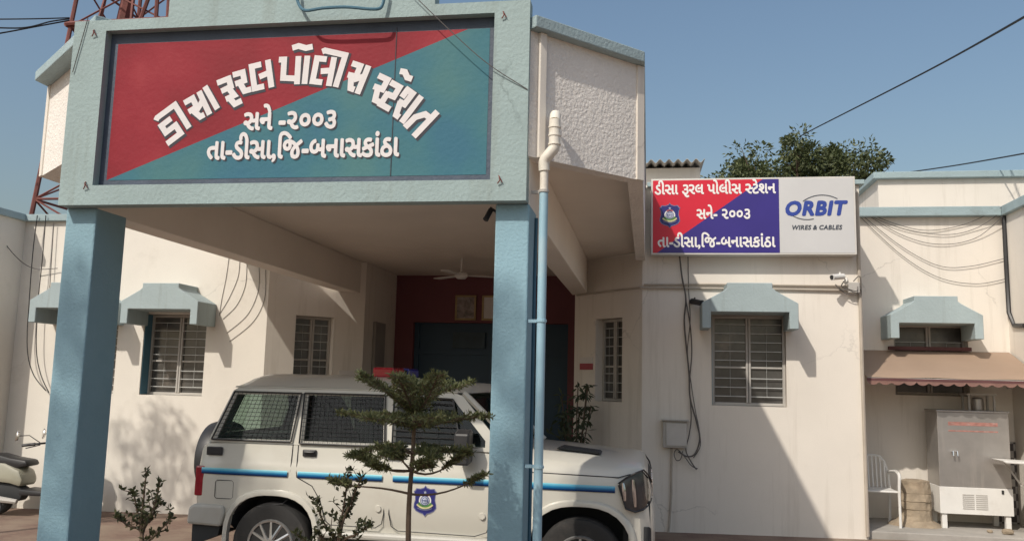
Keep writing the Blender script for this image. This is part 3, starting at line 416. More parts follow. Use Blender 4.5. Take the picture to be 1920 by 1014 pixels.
# ceiling / porch roof
slab = [(-4.23,5.866),(-1.085,5.866),(-0.93,5.866),(-0.14,6.62),(-0.12,11.0),(-1.0,11.94),(-1.0,13.82),(-4.19,13.82),(-4.19,12.03),(-4.49,11.73)]
MB().prism(slab, 3.551, 3.67, 'z').build('porch_ceiling', CEIL, ST)
MB().box(-4.488, -4.238, 5.864, 12.02, 3.08, 3.549).build('porch_beam', CEIL, ST, bevel=0.008)
MB().box(-1.078, -0.843, 5.864, 12.0, 3.08, 3.549).build('porch_beam', CEIL, ST, bevel=0.008)
# columns
MB().box(-4.495, -4.235, 5.85, 6.235, -0.2, 3.0995).build('column', BLUE, ST, bevel=0.012)
MB().box(-1.085, -0.84, 5.85, 6.235, -0.2, 3.0995).build('column', BLUE, ST, bevel=0.012)
# fascia with a sunk panel
fa = MB(); fa.gridwall(-4.49, -0.85, 3.10, 4.58, [(-4.212,-1.11,3.253,4.492)], 5.74, 5.815); fa.box(-4.49, -0.85, 5.8155, 5.862, 3.10, 4.58)
fo = fa.build('fascia', MINT, ST)
MB().box(-3.69, -1.56, 5.7405, 5.861, 4.5805, 5.75).build('fascia_crown', MINT, fo)
b = MB(); b.box(-1.9, -1.85, 5.76, 5.855, 4.583, 4.62); b.box(-1.85, -1.70, 5.78, 5.855, 4.583, 4.66); b.build('brick_bat', STONE, fo)
# wing parapets (front diagonal, then straight back), both sides
def wing(sgn):
    p = [(-0.86, 5.79), (-0.047, 6.603), (-0.047, 11.0)] if sgn > 0 else [(-4.236, 5.87), (-5.72, 7.04), (-5.72, 11.0)]
    zw, oh, zt = (3.435, .08, 4.37) if sgn > 0 else (3.66, .15, 4.545)
    d0 = (Vector((*p[1], 0))-Vector((*p[0], 0))).normalized(); LL = (Vector((*p[1], 0))-Vector((*p[0], 0))).length
    N1 = Vector((-d0.y*-sgn, d0.x*-sgn, 0))
    def band(off_out, off_in, z0, z1):
        o, i = off_out, off_in; s = sgn
        A = Vector((p[0][0], p[0][1])); B = Vector((p[1][0], p[1][1])); Cc = Vector((p[2][0], p[2][1]))
        n1 = Vector((N1.x, N1.y)); n2 = Vector((s*1.0, 0)); nb = (n1+n2)/(1+n1.dot(n2))
        tt = (s*.012-N1.x*o)/d0.x; B2 = B+nb*o if o < .05 else Vector((B.x+s*.012, B.y+N1.y*o+d0.y*tt))
        if o > .05: o = .012
        poly = [A+n1*off_out, B2, Cc+n2*o, Cc-n2*i, B-nb*i, A-n1*i]
        return MB().prism([(q.x, q.y) for q in poly], z0, z1, 'z')
    wo = band(0.0, 0.12, zw, zt).build('wing_parapet', ROUGH, ST)
    band(oh, 0.15, zt+.001, zt+.092).build('coping', COPE, wo, bevel=0.008)
    # smooth edge strips on the roughcast
    for t0, t1, e in ((0.085, 0.145, 0.03), (LL-.075, LL+.003, 0.014)):
        A = Vector((*p[0], 0)); q = [A+d0*t0-N1*0.02, A+d0*t1-N1*0.02, A+d0*t1+N1*e, A+d0*t0+N1*e]
        MB().prism([(v.x, v.y) for v in q], zw-.002, zt-.001, 'z').build('edge_band', WHITE, wo, bevel=0.004)
    if sgn < 0: MB().prism([(-4.49,6.13),(-5.70,7.07),(-5.70,11.0),(-4.49,11.0)], 3.665, 3.72, 'z').build('wing_soffit', CEIL, wo)
wing(1); wing(-1)
# roofs and copings of the two wings
roofL = [(-14,11.02),(-5.3,11.02),(-4.25,12.1),(-4.25,13.84),(-0.95,13.84),(-0.95,12.0),(-0.1,11.24),(2.38,11.24),(2.38,17.2),(-14,17.2)]
MB().prism(roofL, 3.84, 3.96, 'z').build('roof_slab', CONC, ST)
MB().box(-9.2, -5.3, 10.93, 11.25, 4.001, 4.10).build('coping', COPE, ST, bevel=0.008)
MB().box(-0.02, 2.68, 10.95, 11.25, 4.401, 4.46).build('coping', COPE, ST, bevel=0.006)
MB().box(-14, 9, 17.0, 17.2, zb, 3.84).build('rear_wall', WHITE2, ST)
MB().box(-14, -9.101, 10.47, 11.24, zb, 4.0).build('side_wing_wall', WHITE2, ST)
MB().box(-14.1, -9.05, 10.40, 10.93, 4.001, 4.10).build('coping', COPE, ST, bevel=0.008)
# recessed right part
MB().gridwall(2.62, 4.76, zb, 4.21, [(3.30,4.24,1.78,2.74)], 12.2, 12.4).build('recess_wall', WHITE, ST)
MB().box(2.625, 4.70, 12.09, 12.4, 4.211, 4.34).build('coping', COPE, ST, bevel=0.01)
MB().box(4.76, 9.0, 10.6, 12.4, zb, 4.21).build('side_wing_wall', WHITE, ST)
MB().box(4.701, 9.1, 10.5, 12.4, 4.211, 4.34).build('coping', COPE, ST, bevel=0.01)
MB().box(2.625, 9, 12.401, 17, 3.9, 4.2).build('roof_slab', CONC, ST)
MB().box(3.37, 9, 13.0, 16.8, 4.201, 4.94).build('upper_parapet', WHITE, ST)
MB().box(3.29, 9.1, 12.92, 16.88, 4.941, 5.04).build('coping', COPE, ST, bevel=0.01)
MB().box(2.622, 4.75, 11.05, 12.198, zb, 0.155).build('plinth_step', CONC, ST, bevel=0.012)
b = MB()
for i in range(9):
    for j in range(4): pass
tile = bpy.data.materials.new('checker_tiles'); tile.use_nodes = True
N = tile.node_tree.nodes; ck = N.new('ShaderNodeTexChecker'); ck.inputs['Scale'].default_value = 11; ck.inputs[1].default_value = (0.33,0.31,0.29,1); ck.inputs[2].default_value = (0.06,0.05,0.05,1)
tcx = N.new('ShaderNodeTexCoord'); tile.node_tree.links.new(tcx.outputs['Object'], ck.inputs[0]); tile.node_tree.links.new(ck.outputs[0], N['Principled BSDF'].inputs['Base Color'])
MB().box(4.44, 4.755, 12.17, 12.198, 0.16, 1.20).build('tile_panel', tile, ST)
# windows ---------------------------------------------------------------
def window(T, u0, u1, z0, z1, v, bars=10, reveal=None, depth=0.17, plain=False):
    fr = MB(T); t = 0.035; um = (u0+u1)/2
    fr.box(u0, u0+t, v, v+0.05, z0, z1); fr.box(u1-t, u1, v, v+0.05, z0, z1); fr.box(u0+t, u1-t, v, v+0.05, z0, z0+t); fr.box(u0+t, u1-t, v, v+0.05, z1-t, z1)
    fr.box(um-0.03, um-0.004, v-0.012, v+0.045, z0+t, z1-t); fr.box(um+0.004, um+0.03, v-0.012, v+0.045, z0+t, z1-t)
    zmid = z0+(z1-z0)*0.42
    fr.box(u0+t, um-0.031, v+0.004, v+0.04, zmid-0.012, zmid+0.012); fr.box(um+0.031, u1-t, v+0.004, v+0.04, zmid-0.012, zmid+0.012)
    f = fr.build('window', FRAME, ST, bevel=0.003, seg=1)
    MB(T).box(u0+t, u1-t, v+0.030, v+0.036, z0+t, z1-t).build('pane', GLASSD, f)
    for ua, ub in ((u0+t, um-0.031), (um+0.031, u1-t)):
        g = MB(T); uu = (ua+ub)/2
        for i in range(1, bars):
            z = z0+(z1-z0)*i/bars
            if abs(z-zmid) > 0.03: g.box(ua, ub, v-0.006, v+0.003, z-0.005, z+0.005)
        g.box(uu-0.0014, uu+0.0014, v+0.0, v+0.0035, z0+(z1-z0)/bars-.004, z0+(z1-z0)*(bars-1)/bars+.004)
        g.build('grille', GRILL, f, weld=False)
    if reveal is not None:
        MB(T).box(u0+0.001, u0+0.006, v-depth+0.003, v-0.002, z0+0.004, z1-0.004).build('reveal', reveal, f)
    MB(T).box(u0-0.1, u1+0.1, v+0.5, v+0.52, z0-0.2, z1+0.2).build('room_shade_sheet', DARK, f)  # near-black sheet paints in the darkness of the unlit room
    return f
I4 = Matrix.Identity(4)
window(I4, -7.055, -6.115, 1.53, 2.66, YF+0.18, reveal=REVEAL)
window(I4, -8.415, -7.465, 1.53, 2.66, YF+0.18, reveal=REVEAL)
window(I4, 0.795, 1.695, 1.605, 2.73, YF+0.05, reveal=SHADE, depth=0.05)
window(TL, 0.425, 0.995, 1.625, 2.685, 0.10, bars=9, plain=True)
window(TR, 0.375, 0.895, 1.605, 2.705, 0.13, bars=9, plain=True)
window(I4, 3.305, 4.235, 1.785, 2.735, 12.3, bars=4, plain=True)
b = MB(); b.box(3.22, 4.26, 12.13, 12.199, 2.38, 2.43); b.build('window_ledge', AWNR, ST)
# sunshades -------------------------------------------------------------
def sunshade(cx, y, z):
    P = [(-.565,0),(-.565,.31),(-.31,.455),(-.268,.49),(-.268,.555),(.268,.555),(.268,.49),(.31,.455),(.565,.31),(.565,0),(.46,0),(.46,.20),(-.46,.20),(-.46,0)]
    # front ring of the hood plus a solid top
    b = MB()
    b.prism([(cx+px, z+pz) for px, pz in P], y-0.5, y-0.001, 'y')
    return b.build('sunshade', SHADE, ST, bevel=0.006, seg=1)
sunshade(-6.545, YF, 2.49); sunshade(-7.94, YF, 2.49); sunshade(1.21, YF, 2.535); sunshade(3.70, 12.2, 2.515)
# ------------------------------------------------------------------ painted name board in the fascia
NB = thing('name_board', (-2.66, 5.815, 3.25), 'painted red and teal name board sunk in the porch fascia, arched white lettering', 'sign')
pm = bpy.data.materials.new('board_paint'); pm.use_nodes = True
N = pm.node_tree.nodes; L = pm.node_tree.links; P = N['Principled BSDF']; P.inputs['Roughness'].default_value = 0.6; P.inputs['Specular IOR Level'].default_value = 0.15
tc = N.new('ShaderNodeTexCoord')
n1 = N.new('ShaderNodeTexNoise'); n1.inputs['Scale'].default_value = 1.7; n1.inputs['Detail'].default_value = 7; L.new(tc.outputs['Object'], n1.inputs['Vector'])
def cramp(stops):
    r = N.new('ShaderNodeValToRGB'); e = r.color_ramp.elements
    e[0].position, e[0].color = stops[0]; e[1].position, e[1].color = stops[-1]
    for p, c in stops[1:-1]: q = e.new(p); q.color = c
    return r
rr = cramp([(0.3, (0.21,0.024,0.032,1)), (0.55, (0.27,0.028,0.040,1)), (0.75, (0.34,0.05,0.06,1))]); L.new(n1.outputs[0], rr.inputs[0])
tt = cramp([(0.34, (0.049,0.15,0.213,1)), (0.5, (0.055,0.165,0.205,1)), (0.68, (0.075,0.185,0.195,1))]); L.new(n1.outputs[0], tt.inputs[0])
PX0, PX1, PZ0, PZ1 = -4.212, -1.11, 3.253, 4.492
# diagonal: below the line from (-4.16,3.30) to (-1.19,4.46) it is teal
redp = MB().prism([(PX0+.06,PZ0+.05),(PX0+.06,PZ1-.05),(-1.31,PZ1-.05)], 5.8105, 5.8145, 'y'); 
base = MB().box(PX0+0.001, PX1-0.001, 5.8125, 5.8149, PZ0+0.001, PZ1-0.001).build('border_with_shade', BORDER_SHADE, NB)  # painted border, made wider at the top to paint in the recess shadow band
m2 = pm; L.new(rr.outputs[0], P.inputs['Base Color'])
bpn = N.new('ShaderNodeBump'); bpn.inputs['Strength'].default_value = 0.25; bpn.inputs['Distance'].default_value = 0.01
nn = N.new('ShaderNodeTexNoise'); nn.inputs['Scale'].default_value = 30; L.new(tc.outputs['Object'], nn.inputs['Vector']); L.new(nn.outputs[0], bpn.inputs['Height']); L.new(bpn.outputs[0], P.inputs['Normal'])
pm_t = pm.copy(); pm_t.name = 'board_paint_teal'
Nt = pm_t.node_tree; 
for l in list(Nt.links):
    if l.to_node.type == 'BSDF_PRINCIPLED' and l.to_socket.name == 'Base Color': src = [n for n in Nt.nodes if n.type == 'VALTORGB'][1]; Nt.links.remove(l)
Nt.links.new(src.outputs[0], [n for n in Nt.nodes if n.type == 'BSDF_PRINCIPLED'][0].inputs['Base Color'])
yb = 5.8105
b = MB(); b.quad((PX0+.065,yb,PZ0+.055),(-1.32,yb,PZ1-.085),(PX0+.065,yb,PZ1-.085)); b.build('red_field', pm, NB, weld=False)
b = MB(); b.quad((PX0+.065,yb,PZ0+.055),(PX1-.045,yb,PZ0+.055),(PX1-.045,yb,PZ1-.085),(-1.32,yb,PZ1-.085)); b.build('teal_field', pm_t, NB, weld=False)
MB().box(-1.868, -1.862, 5.807, 5.8104, PZ0+.055, PZ1-.05).build('joint_line', mat('joint_grey', (0.05,0.05,0.06), 0.8), NB)
# arched heading, drawn with broad brush strokes: (strokes, x_mid, z_mid, angle, height, width)
W = 0.046
ARC = [('da', -3.632, 3.578, 0.642, 0.1336, 0.1759), ('ii', -3.51, 3.689, 0.6202, 0.0602, 0.2269), ('sa', -3.449, 3.739, 0.5059, 0.1589, 0.191), ('aa', -3.289, 3.833, 0.5751, 0.0644, 0.195), ('ru', -3.222, 3.893, 0.3402, 0.1199, 0.1767), ('ra', -3.113, 3.947, 0.245, 0.1196, 0.1767), ('la', -2.987, 3.977, 0.1997, 0.1714, 0.2006), ('pa', -2.787, 4.026, 0.0, 0.17, 0.199), ('aa', -2.602, 4.028, -0.0491, 0.0611, 0.199), ('wv', -2.685, 4.299, -0.0718, 0.1534, 0.0478), ('la', -2.532, 4.026, -0.1411, 0.1707, 0.203), ('ii', -2.352, 4.002, -0.2573, 0.0589, 0.2484), ('sa', -2.273, 3.982, -0.3499, 0.1458, 0.2054), ('ra', -2.08, 3.895, -0.4598, 0.1172, 0.199), ('ta', -1.995, 3.843, -0.5204, 0.1026, 0.2006), ('wv', -1.839, 4.088, -0.7591, 0.1075, 0.0557), ('sha', -1.91, 3.788, -0.6317, 0.1524, 0.2189), ('na', -1.783, 3.674, -0.7521, 0.1273, 0.2269)]
bw, bk = MB(), MB()
i = 0
for key, cx, cz, ang, wd, hh in ARC:
    hh *= 1.12; wd *= 1.06
    ca, sa = math.cos(ang), math.sin(ang); l, r, bt, tp = W/2/wd, 1-W/2/wd, W/2/hh, 1-W/2/hh
    stem = [(r,1),(r,0)]
    for st in {'da': [[(r,tp),(l,tp),(l,.53),(r,.53),(r,bt),(-.12,bt)]],
               'ii': [[(-2.5,tp-.05),(-2.2,tp),(.5,tp),(.5,0)]],
               'sa': [[(0,tp),(.46,tp),(.46,.52),(.02,.50)],[(.22,.48),(.42,bt),(.64,bt)],stem,[(.40,.40),(r,.62)]],
               'aa': [[(.5,1),(.5,0)]],
               'ra': [[(0,tp),(.66,tp),(.66,.53),(.06,.50)],[(.36,.5),(.56,bt),(1,bt)]],
               'ru': [[(0,tp),(.78,tp),(.78,.54),(.12,.50)],[(.62,.5),(.84,bt+.03),(.26,bt)],[(.5,bt),(.72,-.2),(1.2,-.17)]],
               'la': [[(.56,tp),(l,tp),(l,bt),(.56,bt)],[(.40,.47),(r,.54)],stem],
               'pa': [[(0,tp),(.24,tp),(.24,bt+.14),(r,bt+.10)],stem],
               'ta': [[(0,tp),(.76,tp),(.76,.53),(.22,.50)],[(.24,.58),(.22,bt),(1,bt)]],
               'sha': [[(0,tp),(.44,tp),(.44,.5),(.1,.47)],[(.2,.5),(.42,bt),(.62,bt)],stem,[(.13,.96),(.13,.62)]],
               'na': [[(.10,.02),(.12,.44),(.42,.70),(r,.72)],stem],
               'wv': [[(0,.3),(.3,.62),(.68,.34),(1,.6)]]}[key]:
        st = [(x*wd, z*hh) for x, z in st]
        q, fs = strip(st, W); i += 1
        for tgt, dx, dz, y in ((bw, 0, 0, 5.8065-0.00025*(i % 8)), (bk, 0.007, -0.011, 5.8092-0.00012*(i % 8))):
            if tgt is bk: q, fs = strip(st, W+0.018)
            tgt.add([(cx+x*ca-z*sa+dx, y, cz+x*sa+z*ca+dz) for x, z in q], fs)
hd = bw.build('heading', LTXT, NB, weld=False); bk.build('drop_shadow', LBLK, hd, weld=False)
for nm, s, x, z, h, wdt in (('year_line', 'સને -૨૦૦૩', -3.04, 3.682, 0.215, 0.745), ('district_line', 'તા-ડીસા,િજ-બનાસકાંઠા', -3.325, 3.458, 0.222, 1.515)):
    o = lettering(nm, s, x, z, 5.8062, h, wdt, LTXT, NB, bold=0.0075)
    lettering('drop_shadow', s, x+0.010, z-0.010, 5.8088, h, wdt, LBLK, o, bold=0.0075)
# ------------------------------------------------------------------ lightbox sign over the right window
LS = thing('lightbox_sign', (1.28, 10.9, 3.48), 'flat lightbox sign, red and blue half beside a white half, above the right window', 'sign')
X0, X1, Z0, Z1, YS = 0.03, 2.53, 3.48, 4.465, 10.80
MB().box(X0, X1, YS, 10.985, Z0, Z1).build('box_frame', mat('sign_frame_white', (0.62,0.60,0.56), 0.45, 0.06, 3), LS, bevel=0.006)
xm = 1.615; t = 0.022; yp = YS-0.003
SR = mat('sign_red', (0.60, 0.012, 0.035), 0.35, 0.05, 2); SB = mat('sign_blue', (0.035, 0.022, 0.20), 0.35, 0.06, 2); SW = mat('sign_white', (0.56, 0.56, 0.56), 0.35, 0.04, 2)
zl, zr = Z0+t, Z1-t
b = MB(); b.quad((X0+t,yp,zl),(X0+t+.05,yp,zl),(1.42,yp,zr),(X0+t,yp,zr)); b.build('red_field', SR, LS, weld=False)
b = MB(); b.quad((X0+t+.05,yp,zl),(xm,yp,zl),(xm,yp,zr),(1.42,yp,zr)); b.build('blue_field', SB, LS, weld=False)
b = MB(); b.quad((xm+.004,yp,zl),(X1-t,yp,zl),(X1-t,yp,zr),(xm+.004,yp,zr)); b.build('white_field', SW, LS, weld=False)
SL = mat('sign_letters', (0.80, 0.78, 0.76), 0.4, 0.02)
for nm, s, x, z, h, wdt, ms in (('heading', 'ડીસા ~રલ પોલીસ ^ટેશન', 0.075, 4.262, 0.200, 1.50, SL), ('year_line', 'સને- ૨૦૦૩', 0.60, 3.94, 0.198, 0.67, SL), ('district_line', 'તા-ડીસા,િજ-બનાસકાંઠા', 0.11, 3.578, 0.205, 1.45, SL)):
    lettering(nm, s, x, z, YS-0.006, h, wdt, ms, LS, bold=0.0055)
SO = mat('sponsor_blue', (0.03, 0.06, 0.30), 0.35, 0.05); SK = mat('sponsor_dark', (0.06, 0.07, 0.09), 0.4, 0.05)
lettering('sponsor_name', 'ORBIT', 1.675, 3.98, YS-0.006, 0.245, 0.735, SO, LS, bold=0.013, shear=0.2, track=22)
lettering('sponsor_line', 'WIRES & CABLES', 1.76, 3.795, YS-0.006, 0.078, 0.60, SK, LS, bold=0.003, shear=0.2, track=20)
b = MB()
for (x0, z0, r, a0, a1) in ((2.13, 3.86, 0.37, 60, 128), (1.95, 4.24, 0.32, 232, 284)):
    pts = [(x0+r*1.0*math.cos(math.radians(a0+(a1-a0)*k/14)), z0+r*math.sin(math.radians(a0+(a1-a0)*k/14))) for k in range(15)]
    q, fs = strip(pts, 0.011); b.add([(x, YS-0.006, z) for x, z in q], fs)
b.build('sponsor_swoosh', SK, LS, weld=False)
crest(LS, 0.265, 3.985, YS-0.004, 0.165)
# ------------------------------------------------------------------ police car (side on, nose to the right)
CX, CY, CZ = 0.0, 7.1, 0.045          # x along the world, near flank at Y=7.1
CAR = thing('police_car', (-1.95, 7.97, CZ), 'white police off-road car with blue side stripe parked under the porch', 'car')
WID = 1.745
def mirror(y): return WID-y
def carbox(b, x0, x1, y0, y1, z0, z1): b.box(x0, x1, CY+y0, CY+y1, CZ+z0, CZ+z1); return b
# lower body: lofted rings; columns: x, pin(plan inset), zb, zs(shoulder), zt(edge of top), zc(centre)
ST_ = [(-3.955,.06,.60,1.00,1.10,1.12),(-3.93,.03,.50,1.02,1.16,1.18),(-3.86,.012,.46,1.03,1.205,1.215),(-3.6,.0,.46,1.035,1.215,1.22),(-3.0,.0,.46,1.035,1.215,1.22),(-2.2,.0,.46,1.035,1.215,1.22),
       (-1.5,.0,.46,1.035,1.215,1.225),(-1.28,.0,.46,1.035,1.205,1.245),(-1.1,.003,.46,1.035,1.17,1.262),(-0.8,.006,.46,1.030,1.155,1.245),(-0.5,.012,.46,1.02,1.135,1.222),(-0.3,.022,.46,1.01,1.11,1.195),(-0.15,.045,.46,.99,1.118,1.192),(-0.075,.085,.46,.96,1.115,1.178),(-0.03,.12,.46,.94,1.095,1.155),(0.0,.16,.5,.88,1.0,1.08)]
def ring(x, pin, zb, zs, zt, zc):
    hood = x > -1.35
    half = [(pin+.10, zb), (pin+.035, zb+.035), (pin+.012, zb+.12), (pin-.004, .70), (pin-.004, .88), (pin+.006, zs-.03), (pin+.014, zs), (pin+.022, zs+.03),
            (pin+(.05 if hood else .036), zt-.022), (pin+(.085 if hood else .06), zt), (pin+.22, zt+(zc-zt)*.62), (WID*.38, zt+(zc-zt)*.93), (WID/2, zc)]
    if x > -0.02: half = [(y, min(z, zc)) for y, z in half]
    pts = half+[(mirror(y), z) for y, z in half[-2::-1]]
    return [(CX+x, CY+y, CZ+z) for y, z in pts]
b = MB(); rings = [ring(*s) for s in ST_]; n = len(rings[0])
for r in rings: b.v += [Vector(p) for p in r]
for i in range(len(rings)-1):
    for k in range(n): b.f.append((i*n+k, i*n+(k+1) % n, (i+1)*n+(k+1) % n, (i+1)*n+k))
b.f += [tuple(range(n)), tuple(range((len(rings)-1)*n, len(rings)*n))[::-1]]
body = b.build('body', CARW, CAR, smooth=True)
def cutter(x, r, zc):
    c = MB()
    P = []
    for k in range(24):
        a = 2*math.pi*k/24; sx, sz = math.cos(a), math.sin(a)
        e = 2.6; q = (abs(sx)**e+abs(sz)**e)**(-1/e)
        P.append((x+r*1.03*q*sx, CZ+zc+r*0.98*q*sz))
    c.prism(P, CY-0.2, CY+0.42, 'y'); c.prism(P, CY+WID-0.42, CY+WID+0.2, 'y')
    return c.build('cut', CARDARK, None)
XR, XF, RW = -3.215, -0.545, 0.352
def boolean(o, cuts):
    for c in cuts:
        m = o.modifiers.new('b', 'BOOLEAN'); m.object = c; m.operation = 'DIFFERENCE'; m.solver = 'EXACT'
    me = bpy.data.meshes.new_from_object(o.evaluated_get(bpy.context.evaluated_depsgraph_get())); o.modifiers.clear(); old = o.data; o.data = me; me.name = old.name
    for c in cuts: bpy.data.objects.remove(c)
body.data.materials.append(CARDARK)
boolean(body, [cutter(XR, 0.385, 0.39), cutter(XF, 0.405, 0.40)])
me = body.data
for p in me.polygons:
    c = p.center
    inside = 0.03 < (c.y-CY) < WID-0.03 and any(abs(c.x-x) < 0.45 and c.z-CZ < 0.84 for x in (XR, XF))
    if inside and not (c.x > -0.14): p.material_index = len(me.materials)-1
for i, m_ in enumerate(list(me.materials)):
    if m_ is None: me.materials[i] = CARW if i == 0 else CARDARK
# flares around the arches (squarish arcs)
def flare(x, r, zc, side, m=CARW):
    b = MB(); vs = []; K = 22
    for k in range(K+1):
        a = math.radians(-24+228*k/K); e = 2.6
        sx, sz = math.cos(a), math.sin(a); q = (abs(sx)**e+abs(sz)**e)**(-1/e)
        for rr, y in ((r, 0.03), (r, -0.028), (r+.010, -0.030), (r+.038, -0.024), (r+.050, -0.004), (r+.050, 0.03)):
            X = x+rr*1.03*q*sx; Z = zc+rr*0.98*q*sz
            yy = y if side == 0 else WID-y
            if side == 0 and X > -0.2: yy += (X+0.2)*0.4
            vs.append((X, CY+yy, CZ+Z))
    b.add(vs, [(k*6+j, k*6+(j+1) % 6, (k+1)*6+(j+1) % 6, (k+1)*6+j) for k in range(K) for j in range(6)])
    return b.build('wheel_flare', m, CAR, smooth=True)
for x, r, z in ((XR, .385, .39), (XF, .405, .40)):
    flare(x, r, z, 0); flare(x, r, z, 1)
# wheels
def wheel(x, y, sgn, spare=False):
    prof = [(0.215,-.085),(.30,-.105),(.335,-.095),(.350,-.07),(RW,-.03),(RW,.03),(.350,.07),(.335,.095),(.30,.105),(.215,.085)]
    t = MB().lathe(prof, (x, CY+y, CZ+RW), 'y', 36)
    root = t.build('wheel', RUBBER, CAR, smooth=True)
    b = MB(); o = y-sgn*0.085
    b.lathe([(.150,-sgn*-.10),(.214,-sgn*-.10),(.214,sgn*.0),(.205,-sgn*.012),(.190,-sgn*.008),(.186,sgn*.02)], (x, CY+o, CZ+RW), 'y', 36)
    b.lathe([(.0,-sgn*.012),(.05,-sgn*.012),(.062,sgn*.004),(.062,sgn*.03)], (x, CY+o, CZ+RW), 'y', 16)
    for k in range(6):
        a = 2*math.pi*k/6+0.26
        for da in (-0.17, 0.17):
            p0 = (x+.045*math.cos(a+da*.6), CY+o+sgn*.0, CZ+RW+.045*math.sin(a+da*.6)); p1 = (x+.196*math.cos(a+da*1.5), CY+o+sgn*.004, CZ+RW+.196*math.sin(a+da*1.5))
            b.tube([p0, p1], [.018, .014], 5)
    b.build('rim', ALLOY, root, smooth=True)
    MB().lathe([(0,-sgn*.0),(.187,-sgn*.0),(.187,sgn*.02),(0,sgn*.02)], (x, CY+o+sgn*.05, CZ+RW), 'y', 24).build('brake_disc', CARDARK, root)
for x in (XR, XF):
    wheel(x, 0.085, 1); wheel(x, WID-0.085, -1)
# greenhouse: side frames with window holes, roof, windscreen, rear
def sidepoint(x, z, off=0.0):            # tumblehome plane of the cabin side
    return (x, CY+0.036+(z-1.20)*0.17+off, CZ+z)
Zo = 0.0
outline = [(-3.875,1.20),(-3.70,1.655),(-3.64,1.69),(-1.66,1.685),(-1.58,1.66),(-1.26,1.30),(-1.10,1.20)]
holes = [[(-3.795,1.232),(-3.66,1.622),(-3.075,1.627),(-3.105,1.235)], [(-2.985,1.235),(-2.985,1.632),(-2.285,1.632),(-2.255,1.235)], [(-2.15,1.235),(-2.165,1.632),(-1.655,1.622),(-1.36,1.29),(-1.36,1.235)]]
def cabin_side(side):
    me = fill_mesh([outline]+holes, 0.0, 0.016)
    b = MB()
    b.add([sidepoint(v.co.x, v.co.y, 0.016+v.co.z) for v in me.vertices], [tuple(p.vertices) for p in me.polygons]); bpy.data.meshes.remove(me)
    if side: b.v = [Vector((p.x, 2*(CY+WID/2)-p.y, p.z)) for p in b.v]
    o = b.build('cabin_side', CARW, CAR)
    glm = carglass
    for h in holes:
        g = MB(); g.quad(*[sidepoint(x, z, 0.02) for x, z in h])
        if side: g.v = [Vector((p.x, 2*(CY+WID/2)-p.y, p.z)) for p in g.v]
        g.build('side_window', glm, o, weld=False)
    return o
carglass = bpy.data.materials.new('car_glass'); carglass.use_nodes = True
N = carglass.node_tree.nodes; L = carglass.node_tree.links
tr = N.new('ShaderNodeBsdfTransparent'); tr.inputs[0].default_value = (0.50, 0.60, 0.55, 1); gs = N.new('ShaderNodeBsdfGlossy'); gs.inputs['Roughness'].default_value = 0.03
fr = N.new('ShaderNodeFresnel'); fr.inputs[0].default_value = 1.5; ms = N.new('ShaderNodeMixShader')
L.new(fr.outputs[0], ms.inputs[0]); L.new(tr.outputs[0], ms.inputs[1]); L.new(gs.outputs[0], ms.inputs[2]); L.new(ms.outputs[0], N['Material Output'].inputs[0])
s0 = cabin_side(0); cabin_side(1)
# roof: rear part raised
def roofloft(x0, x1, zt, zedge, name, nose=0.06, yin=0.0):
    b = MB(); R = []
    K = 10
    xs = [x0, x0+0.015, x0+0.06, x0+0.14, (x0+x1)/2, x1-nose*2, x1-nose*.6, x1-.012, x1]; hs = [0.0, .45, .80, 1, 1, 1, .92, .55, .0]
    for x, h in zip(xs, hs):
        row = []
        for k in range(K+1):
            u = k/K; y = 0.125+yin+(WID-0.25-2*yin)*u
            e = 1-abs(2*u-1)**5
            z = zedge+(zt-zedge)*h*e
            row.append((x, CY+y, CZ+z))
        R.append(row)
    for row in R: b.v += [Vector(p) for p in row]
    n = K+1
    b.f += [(i*n+k, i*n+k+1, (i+1)*n+k+1, (i+1)*n+k) for i in range(len(R)-1) for k in range(K)]
    return b.build(name, CARW, CAR, smooth=True)
roofloft(-3.70, -1.52, 1.775, 1.685, 'roof')
roofloft(-3.66, -2.26, 1.815, 1.70, 'raised_roof', nose=0.03, yin=0.03)
b = MB()
carbox(b, -3.68, -1.62, 0.11, 0.132, 1.682, 1.697); b.build('drip_rail', CARW, CAR, bevel=0.004)
# windscreen and rear glass
b = MB(); b.quad((-1.56, CY+.15, CZ+1.67), (-1.06, CY+.09, CZ+1.235), (-1.06, CY+WID-.09, CZ+1.235), (-1.56, CY+WID-.15, CZ+1.67)); b.build('windscreen', carglass, CAR, weld=False)
for s in (0, 1):
    f = (lambda y: y) if s == 0 else mirror
    b = MB(); b.tube([(-1.575, CY+f(.14), CZ+1.685), (-1.30, CY+f(.09), CZ+1.44), (-1.05, CY+f(.055), CZ+1.215)], .028, 6)
    b.build('windscreen_pillar', CARW, CAR, smooth=True)
def tgp(y, z, off=0.0):
    u = (1.665-z)/(1.665-1.21); yi = .13-.07*u
    return (-3.665-.185*u-off, CY+yi+(WID-2*yi)*y, CZ+z)
b = MB()
for y0, y1, z0, z1 in ((0,1,1.21,1.27),(0,1,1.615,1.665),(0,.13,1.27,1.615),(.87,1,1.27,1.615)):
    b.add([tgp(y0,z0), tgp(y1,z0), tgp(y1,z1), tgp(y0,z1)]+[tgp(y0,z0,.02), tgp(y1,z0,.02), tgp(y1,z1,.02), tgp(y0,z1,.02)], [(0,1,2,3),(7,6,5,4),(0,4,5,1),(1,5,6,2),(2,6,7,3),(3,7,4,0)])
b.build('tailgate', CARW, CAR, weld=False)
b = MB(); b.quad(tgp(.13,1.27,.01), tgp(.87,1.27,.01), tgp(.87,1.615,.01), tgp(.13,1.615,.01)); b.build('rear_window', carglass, CAR, weld=False)
